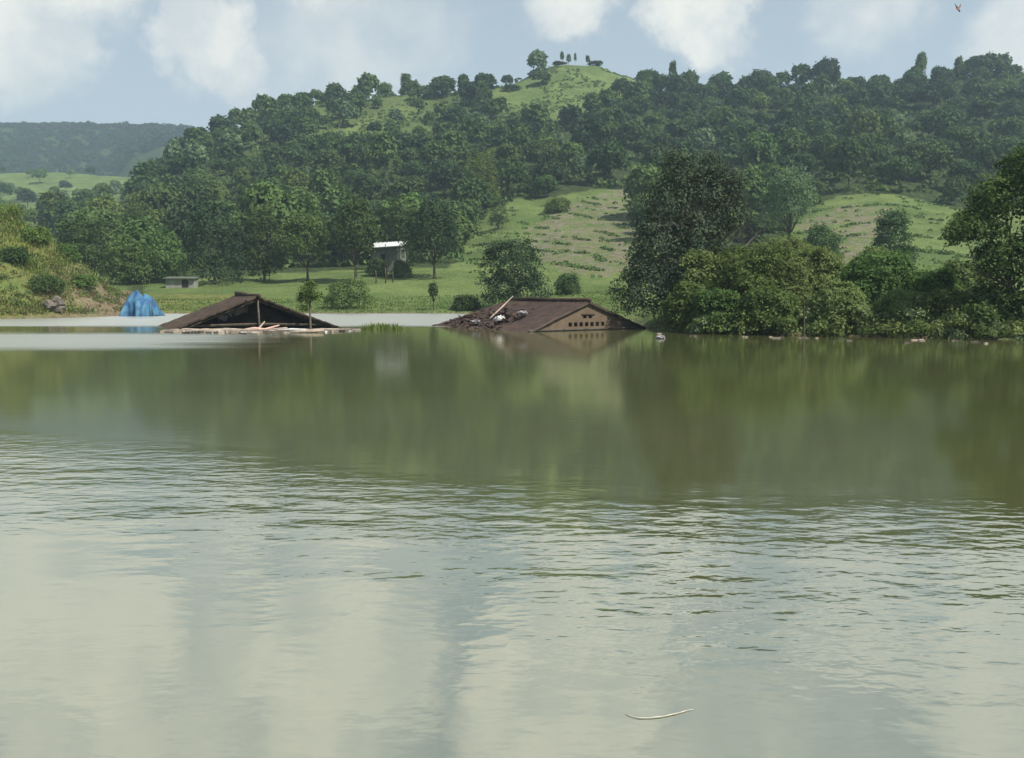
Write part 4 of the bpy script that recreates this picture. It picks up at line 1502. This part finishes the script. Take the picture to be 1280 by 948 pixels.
def tan_house():
    apex = at(735, 376.5, 46.5)
    root = empty('sunken_house', (apex.x, apex.y, 0), math.radians(33.5))
    tag(root, 'drowned house with tan vented gable wall and broken rusty roof', 'house')
    zr = apex.z
    L = 7.4
    hole = lambda f, g_, r: (f > .30 and g_ > .42 and math.sin(f * 17 + g_ * 11) + math.sin(g_ * 23 - f * 7) + r.normal() * .45 > .85) or (f > .93 and r.random() < .4)
    roof_slope('roof_slope', M['roof_rust'], root, -4.55, -.30, zr, -.12, L, .12, 81, holes=hole, hip=3.2)
    roof_slope('roof_slope', M['roof_dark'], root, 4.75, -.22, zr, -.12, L, .06, 82, hip=3.2)
    mb = MB()
    mb.add([(0, L, zr - .03), (-4.55, L + 3.2, -.33), (4.75, L + 3.2, -.25), (0, L - .1, zr - .12), (-4.4, L + 3.0, -.5), (4.6, L + 3.0, -.5)],
           [(0, 2, 1), (3, 4, 5), (0, 1, 4, 3), (1, 2, 5, 4), (2, 0, 3, 5)])
    mb.build('hip_end', M['roof_rust'], root)
    mb = MB()
    mb.tube([(0, -.16, zr + .06), (0, L * .4, zr + .02), (0, L * .75, zr + .08), (0, L + .03, zr - .02)], [.11, .12, .11, .12], 8)
    mb.build('ridge_cap', M['roof_dark'], root, smooth=True)
    for s, xe in ((-1, -4.5), (1, 4.7)):
        mb = MB()
        mb.tube([(0, -.10, zr - .11), (s * 2.3, -.10, zr * .47 - .16), (xe, -.10, -.38)], [.05, .05, .05], 6)
        mb.build('barge_board', M['bark'], root)
    # gable wall with real vent openings: an upper slot of two and a lower row of seven
    opens = [(-.33 + .0, .62, .24, .17), (.03, .62, .24, .17)]
    for k in range(7):
        opens.append((-1.28 + k * .36, .20 + (.07 if k in (3,) else 0), .22, .20 if k != 3 else .26))
    xs = sorted({-4.3, 4.3} | {round(o[0], 3) for o in opens} | {round(o[0] + o[2], 3) for o in opens})
    zl = lambda x: zr - .13 - abs(x) * (zr + .24) / 4.65
    rows = [(.20, .40), (.40, .62), (.62, .79)]
    mb = MB()
    y0, y1 = -.02, .22

    def strip(xa, xb, za, zb):
        """wall piece between two heights, its top following the roof line"""
        xc = [0.0]
        for zz in (za, zb):
            q = (zr - .13 - zz) * 4.65 / (zr + .24)
            xc += [q, -q]
        cuts = sorted({xa, xb} | {q for q in xc if xa < q < xb})
        for a, b in zip(cuts[:-1], cuts[1:]):
            ta, tb = min(zb, zl(a)), min(zb, zl(b))
            if ta <= za and tb <= za:
                continue
            ta, tb = max(ta, za), max(tb, za)
            vs = [(a, y0, za), (b, y0, za), (b, y0, tb), (a, y0, ta), (a, y1, za), (b, y1, za), (b, y1, tb), (a, y1, ta)]
            mb.add(vs, [(0, 1, 2, 3), (5, 4, 7, 6), (3, 2, 6, 7), (1, 0, 4, 5), (0, 3, 7, 4), (2, 1, 5, 6)])

    strip(-4.3, 4.3, -1.2, .20)
    for za, zb, hs in ((.20, .42, [(o[0], o[0] + o[2]) for o in opens[2:]]), (.42, .62, []), (.62, .79, [(o[0], o[0] + o[2]) for o in opens[:2]]), (.79, 9, [])):
        x = -4.3
        for a, b in hs:
            strip(x, a, za, zb)
            x = b
        strip(x, 4.3, za, zb)
    tag(mb.build('gable_wall', M['plaster'], root), 'tan plastered gable wall pierced by small vent openings')
    mb = MB()
    mb.box((0, .42, .10), (2.9, .06, 1.4))  # near-black panel colours in the shade behind the vents
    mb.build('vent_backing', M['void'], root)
    mb = MB()
    mb.box((-.12, -.05, .075), (7.4, .055, .06))
    mb.build('ledge', M['post_wood'], root)
    mb = MB()
    mb.box((.0, -.045, .835), (.86, .05, .055))
    mb.build('vent_lintel', M['bark'], root)
    mb = MB()
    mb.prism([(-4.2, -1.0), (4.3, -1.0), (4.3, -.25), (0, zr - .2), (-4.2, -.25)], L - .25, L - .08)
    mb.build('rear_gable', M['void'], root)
    # battens that show where tiles are gone
    for f in (.22, .38, .54, .70, .86):
        mb = MB()
        x = -4.5 * f
        z = zr + (-.30 - zr) * f - .36
        mb.tube([(x, .2, z), (x, L * .5, z - .05), (x, L, z)], [.04, .04, .04], 5)
        mb.build('batten', M['post_wood'], root)
    mb = MB()
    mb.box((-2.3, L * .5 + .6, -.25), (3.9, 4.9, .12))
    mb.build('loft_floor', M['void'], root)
    # loose tiles heaped on the broken slope
    rg = np.random.default_rng(21)
    mb = MB()
    for k in range(130):
        f = rg.uniform(.3, 1.02)
        yy = rg.uniform(3.0, 7.4 + 3.0 * max(0, f - .1))
        x = -4.5 * f
        z = zr + (-.30 - zr) * f + rg.uniform(.02, .12)
        tl = Matrix.Rotation(rg.uniform(-.5, .5), 3, 'X') @ Matrix.Rotation(rg.uniform(-.7, .2), 3, 'Y')
        mb.box((x, yy, z), (rg.uniform(.15, .38), rg.uniform(.1, .25), .035), rg.uniform(0, 3.1), 0, tl)
    o = mb.build('loose_tiles', M['roof_rust'], root)
    o['kind'] = 'stuff'
    return root, zr


dark_house()
tan_root, tan_zr = tan_house()
bpy.context.view_layer.update()


def on_roof(f, y, up=.1):
    """a world point on the broken slope of the tan house"""
    return tan_root.matrix_world @ Vector((-4.5 * f, y, tan_zr + (-.30 - tan_zr) * f + up))


def pole(name, pts, r, mat, label, cat, group=None, sides=7):
    mb = MB()
    pts = [Vector(p) for p in pts]
    # work round the first point so that the object's origin is on it
    o0 = pts[0].copy()
    mb.tube([p - o0 for p in pts], r, sides)
    o = mb.build(name, mat, None, o0, smooth=True)
    tag(o, label, cat, group)
    return o


a, b = on_roof(.62, 5.2, .14), on_roof(.10, 6.4, .20)
pole('branch', [a, a.lerp(b, .5) + Vector((0, 0, .09)), b + Vector((0, 0, .22))], [.05, .04, .02], M['pale_wood'], 'pale bare branch lying across the broken roof of the tan house', 'branch')


def cloth_lump(name, loc, size, mat, seed, label, cat):
    rng = np.random.default_rng(seed)
    bm = bmesh.new()
    bmesh.ops.create_icosphere(bm, subdivisions=3, radius=1)
    for v in bm.verts:
        d = v.co.normalized()
        k = .8 + .2 * math.sin(d.x * 6 + seed) * math.sin(d.y * 7) + .12 * math.sin(d.z * 9 + d.x * 8) + rng.normal() * .03
        v.co = Vector((d.x * size[0], d.y * size[1], max(d.z, -.4) * size[2])) * k
    me = bpy.data.meshes.new(name)
    bm.to_mesh(me)
    bm.free()
    me.materials.append(mat)
    o = link(name, me, None, loc, seed)
    tag(o, label, cat)


M['white_cloth'] = rough_material('white_plastic_cloth', (.52, .52, .50), (.68, .67, .64), 4, .7, .01)
M['pink_cloth'] = rough_material('pinkish_cloth', (.50, .30, .26), (.62, .42, .36), 4, .8, .01)
cloth_lump('sack', on_roof(.62, 4.2, .12), (.34, .26, .24), M['white_cloth'], 3, 'small white sack lying on the broken roof', 'sack')
cloth_lump('rag', on_roof(.42, 3.3, .10), (.5, .3, .16), M['rag'], 5, 'grey crumpled rag on the rusty roof slope', 'rag')
cloth_lump('rag', on_roof(.72, 6.0, .10), (.5, .35, .16), M['rag'], 8, 'grey crumpled rag low on the broken roof end', 'rag')

# ------------------------------------------------------------------ floating debris
rg = np.random.default_rng(31)
deb = [  # px, row, length px, slant, radius, colour, label
    (232, 411, 50, .05, .07, 'pale_wood', 'pale driftwood log floating at the left end of the dark house'),
    (283, 413, 62, -.03, .08, 'pale_wood', 'long pale driftwood log floating left of the king post'),
    (330, 409, 40, .5, .06, 'pink_cloth', 'pinkish slanted plank floating at the foot of the king post'),
    (345, 412, 34, -.3, .07, 'pale_wood', 'short pale log crossing the pinkish plank'),
    (365, 414, 44, .08, .08, 'white_cloth', 'whitish log floating below the slender sapling'),
    (402, 412, 46, -.12, .07, 'pale_wood', 'pale driftwood log at the right end of the dark house'),
    (308, 414, 30, .2, .06, 'pale_wood', 'short stick floating just left of the pinkish plank'),
    (425, 414, 30, .1, .05, 'post_wood', 'greyish stick drifting free right of the dark house'),
    (258, 415, 54, .04, .11, 'pale_wood', 'thick pale log floating nearest to the viewer before the dark house'),
    (322, 406, 22, .9, .05, 'pale_wood', 'short pale stick standing slanted against the king post'),
    (318, 412, 26, -.1, .13, 'pink_cloth', 'bulky reddish bundle floating at the foot of the king post'),
    (384, 416, 40, .15, .10, 'pale_wood', 'thick pale log floating just before the slender sapling'),
]
for (px, row, ln, sl, r, mt, lab) in deb:
    Y = 2.0 / math.tan(math.atan((row - 365) / F)) if row > 366 else 47
    Y = min(Y, 45.6)
    c = at(px, row, Y)
    h = ln / F * Y / 2
    d = Vector((1, sl * 1.5, 0)).normalized()
    p0 = Vector((c.x, c.y, .02))
    pole('driftwood', [p0 - d * h, p0 + Vector((0, .05, .05)), p0 + d * h + Vector((0, 0, abs(sl) * .5))], [r * .8, r * 1.1, r * .6], M[mt], lab, 'driftwood', 'driftwood round the dark house')

# scum of straw, twigs and litter too small to count
VV, QQ, TT = [], [], []
mb = MB()
for k in range(800):
    px = rg.uniform(205, 445)
    Y = 45.4 - 1.0 * abs(rg.normal()) + .012 * (px - 300) * (px > 300)
    c = at(px, 411, Y)
    if px > 415 and rg.random() < .6:
        continue
    if rg.random() < .12:
        mi = 1
        sz = (rg.uniform(.12, .3), rg.uniform(.1, .2), rg.uniform(.04, .1))
    else:
        mi = 0 if rg.random() < .6 else 2
        sz = (rg.uniform(.15, .7), rg.uniform(.05, .13), rg.uniform(.05, .13))
    mb.box((c.x, Y, .03), sz, rg.uniform(-.6, .6), mi)
tag(mb.build('floating_litter', [M['pale_wood'], M['white_cloth'], M['post_wood']]), 'line of straw, twigs and pale litter floating along the dark house', 'litter', kind='stuff')
mb = MB()
for k in range(24):
    px = rg.uniform(815, 1240)
    Y = np.interp(px, [820, 870, 1000, 1090, 1190, 1290], [43.5, 40, 38.6, 37.6, 36, 34.6]) - abs(rg.normal()) * .9 + .3
    c = at(px, 415, Y)
    mb.box((c.x, Y, .02), (rg.uniform(.1, .35), rg.uniform(.05, .14), .05), rg.uniform(-.5, .5), int(rg.integers(2)))
tag(mb.build('bank_litter', [M['post_wood'], M['pale_wood']]), 'pale twigs and leaves drifting along the right bank', 'litter', kind='stuff')
c = at(826, 423, 38.2)
cloth_lump('bottle_scrap', (c.x, c.y, .03), (.42, .22, .14), M['rag'], 11, 'small grey scrap floating off the right end of the tan house', 'scrap')

# weeds standing out of the water between the houses
pts = []
for _ in range(26):
    px = rg.normal(478, 16)
    c = at(px, 409, rg.uniform(47, 49))
    pts.append((c.x, c.y, -.1))
grass_patch('water_weeds', 'yellowish weeds sticking out of the water between the houses', M['grass_blade'], pts, 14, .42, .05, .2, 66, .8)

# slender sapling in front of the dark house
c = at(388, 410, 45.2)
lob = [(-.1, 0, 2.0, .42, .4, .34), (.3, .05, 1.75, .32, .3, .26), (-.35, 0, 1.6, .3, .3, .24), (.1, 0, 2.35, .26, .26, .2), (-.3, 0, 1.15, .2, .2, .14)]
make_tree('sapling', (c.x, c.y, 0), 2.5, 1.2, M['leaf_bank'], 52, 'slender leafy sapling rising from the flood before the dark house', cat='sapling',
          n_clumps=210, per=9, spread=.09, leaf=.12, lobes=lob, fork=.62, trunk_mat=M['post_wood'], shell=.6)

M['pale_wisp'] = rough_material('pale_wisp', (.42, .40, .33), (.58, .56, .48), 20, .7, 0)
# pale curled reed drifting near the camera
p = [at(x, y, 2.0 * math.cos(0) / math.tan(math.atan((y - 365) / F))) for x, y in ((781, 913), (800, 919), (830, 918), (852, 911), (866, 908))]
p = [Vector((q.x, q.y, .004)) for q in p]
_t = np.linspace(0, 4, 17)
p = [Vector((float(np.interp(a, range(5), [q.x for q in p])), float(np.polyval(np.polyfit(range(5), [q.y for q in p], 3), a)), .004)) for a in _t]
_r = [.0008 + .0022 * math.sin(math.pi * i / 16) ** .7 + .0006 * math.sin(i * 2.1) for i in range(17)]
pole('floating_wisp', p, _r, M['pale_wisp'], 'pale curved reed floating on the near water', 'wisp')  # thin pale curve lying on the water surface

# ------------------------------------------------------------------ blue tarpaulin shelter


def tarpaulin():
    m, t, out = material('blue_tarpaulin')
    tc = t.new('ShaderNodeTexCoord')
    n1 = t.noise(tc.outputs['Object'], 1.4, 4, .6)
    col = t.mix(t.smooth(n1, .4, .62), (.030, .095, .210, 1), (.065, .185, .285, 1))
    p = t.new('ShaderNodeBsdfPrincipled')
    t.l.new(col, p.inputs['Base Color'])
    p.inputs['Roughness'].default_value = .62
    p.inputs['Specular IOR Level'].default_value = .25
    t.l.new(p.outputs[0], out.inputs[0])
    Y = 74
    c = at(177, 396, Y)
    g = on_ground(177, Y)
    zb = max(0.02, g.z)
    root = empty('tarpaulin_shelter', (c.x, Y, 0))
    tag(root, 'crumpled bright blue tarpaulin draped over poles at the bank tip', 'tarpaulin')
    k = Y / F
    H = (398 - 362) * k
    n, mm = 30, 16
    V = []
    rng = np.random.default_rng(6)
    for i in range(n + 1):
        u = i / n
        for j in range(mm + 1):
            v = j / mm                                     # 0 front foot, .5 ridge, 1 rear foot
            f = 1 - abs(2 * v - 1)
            top = H * float(np.interp(u, [0, .12, .3, .42, .58, .75, .9, 1], [.62, .90, 1.0, .97, .92, .80, .58, .18]))
            x = (-17 + 35 * u) * k + (.45 * (1 - f) * (u - .1))
            y = (2 * v - 1) * (1.3 + .5 * float(vnoise(u * 8, v * 3, 1.3)))
            z = top * (f ** .42) * (1 + .10 * float(vnoise(u * 9, v * 4 + 3, 1.6))) - .25 + .08 * math.sin(u * 13 + v * 6) * f + .05 * math.sin(u * 29 - v * 9)
            V.append((x + .06 * math.sin(v * 14 + u * 6), y + .10 * math.sin(u * 23 + v * 3), z))
    V = np.array(V)
    V[:, 2] = np.maximum(V[:, 2], -.3)
    idx = np.arange(len(V)).reshape(n + 1, mm + 1)
    Q = np.stack([idx[:-1, :-1], idx[1:, :-1], idx[1:, 1:], idx[:-1, 1:]], -1).reshape(-1)
    link('sheet', np_mesh('sheet', V, 4, Q, [m], smooth=True), root)
    for (x, y, h, lean) in ((-14, 0, .95, .1), (4, 0, 1.0, -.05), (15, -.9, .55, .35)):
        mb = MB()
        mb.tube([(x * k, y, -.8), (x * k + lean, y, H * h + .1)], [.04, .03], 6)
        mb.build('pole', M['post_wood'], root)


tarpaulin()

# ------------------------------------------------------------------ white-roofed hut and low shed
M['white_sheet'] = rough_material('white_metal_sheet', (.50, .52, .51), (.60, .61, .60), 2, .6, .0)
M['shed_roof_grey'] = rough_material('grey_green_wall', (.08, .09, .07), (.14, .15, .12), 2, .9, .02)  # plain dark grey-green, used on the shed roof


def white_hut():
    Y = 134
    k = Y / F
    g = on_ground(487, Y)
    root = empty('hut', g, math.radians(-14))
    tag(root, 'small hut with a flat white roof among the meadow trees', 'hut')
    H = at(487, 306, Y).z - g.z
    W = 46 * k
    D = 3.4
    mb = MB()
    mb.box((-.1, 0, H * .44), (W * .82, D * .8, H * .96))
    mb.build('wall', rough_material('shaded_hut_wall', (.12, .13, .105), (.19, .20, .165), 1.5, .9, .02), root)  # base colour darkened to carry the shade on the hut's front
    mb = MB()
    tl = Matrix.Rotation(.24, 3, 'X') @ Matrix.Rotation(-.05, 3, 'Y')
    mb.box((-.1, -.15, H), (W, D + .5, .10), 0, 0, tl)
    for s in range(9):
        mb.box((-.1 - W / 2 + W * (s + .5) / 9, -.15, H + .065), (.07, D + .45, .035), 0, 0, tl)
    mb.build('roof', M['white_sheet'], root)
    mb = MB()
    mb.box((W * .40, -.9, H * .66), (1.3, .06, 1.5), .5, 0, Matrix.Rotation(.5, 3, 'X'))
    tag(mb.build('awning', M['white_sheet'], root), 'tilted white sheet hung at the right side')
    mb = MB()
    mb.box((-.4, -D * .4 - .03, H * .42), (.85, .07, 1.7))
    mb.build('door', M['void'], root)
    for x, y in ((-W * .4, -1.6), (W * .42, -1.6), (-W * .4, 1.6), (W * .42, 1.6), (.1, -1.65)):
        mb = MB()
        mb.tube([(x, y, -.5), (x, y, H - .05)], [.08, .07], 6)
        mb.build('post', M['bark'], root)


def low_shed():
    Y = 117
    k = Y / F
    g = on_ground(228, Y)
    root = empty('shed', g, math.radians(8))
    tag(root, 'low pale grey shed half hidden beside the biggest meadow tree', 'shed')
    H = at(228, 347, Y).z - g.z
    H = max(H, 1.1)
    W = 34 * k
    mb = MB()
    mb.box((0, 0, H * .45 - .1), (W, 2.4, H * .9 + .2))
    mb.build('wall', rough_material('grey_limewash', (.20, .21, .175), (.28, .29, .245), 1.5, .9, .02), root)
    mb = MB()
    mb.box((0, -.1, H * .93 + .05), (W + .4, 3.0, .10), 0, 0, Matrix.Rotation(.08, 3, 'X'))
    mb.build('roof', M['shed_roof_grey'], root)
    mb = MB()
    mb.box((W * .18, -1.22, H * .38), (.8, .06, H * .7))
    mb.build('door', M['void'], root)


white_hut()
low_shed()
# a few posts standing in front of the hut
for i, (px, Y, h, lab) in enumerate([(470, 118, 1.7, 'leftmost of the three bare posts before the white-roofed hut'),
                                     (482, 117, 2.0, 'middle bare post before the white-roofed hut'),
                                     (491, 118, 1.5, 'rightmost of the three bare posts before the white-roofed hut')]):
    g = on_ground(px, Y)
    pole('post', [g - Vector((0, 0, .3)), g + Vector((.05, 0, h * .5)), g + Vector((.0, 0, h))], [.09, .08, .06], M['bark'], lab, 'post', 'bare posts before the hut')


# ------------------------------------------------------------------ bird in the sky
def bird():
    m = rough_material('brown_plumage', (.13, .07, .055), (.22, .13, .10), 8, .8, 0)
    p = at(1197, 11, 85)
    k = 85 / F
    me = bpy.data.meshes.new('bird')
    # joints: tail, hips, chest (root), head, beak, both wings; grown as one continuous skin
    joints = [(-.30, 0, 0, .015), (-.12, 0, .0, .045), (0, 0, 0, .07), (.13, 0, .02, .045), (.19, 0, .03, .05), (.26, 0, .02, .012),
              (.02, .16, .06, .035), (-.03, .34, .10, .026), (-.12, .50, .09, .008), (.02, -.16, .06, .035), (-.03, -.34, .10, .026), (-.12, -.50, .09, .008),
              (-.33, .06, 0, .01), (-.33, -.06, 0, .01)]
    edges = [(0, 1), (1, 2), (2, 3), (3, 4), (4, 5), (2, 6), (6, 7), (7, 8), (2, 9), (9, 10), (10, 11), (0, 12), (0, 13)]
    me.from_pydata([j[:3] for j in joints], edges, [])
    o = link('bird', me, None, p)
    md = o.modifiers.new('skin', 'SKIN')
    sv = me.skin_vertices[0] if len(me.skin_vertices) else None
    if sv is None:
        bm = bmesh.new()
        bm.from_mesh(me)
        bm.verts.layers.skin.verify()
        bm.to_mesh(me)
        bm.free()
        sv = me.skin_vertices[0]
    for i, j in enumerate(joints):
        wing = 6 <= i <= 11
        sv.data[i].radius = (j[3] * (1.9 if wing else 1), j[3] * (.5 if wing else 1))
        sv.data[i].use_root = (i == 2)
    sb = o.modifiers.new('sub', 'SUBSURF')
    sb.levels = sb.render_levels = 2
    me.materials.append(m)
    o.rotation_euler = (math.radians(62), math.radians(52), math.radians(15))
    o.scale = (1.55, 1.55, 1.55)
    tag(o, 'small brown bird flying high above the right ridge', 'bird')


bird()
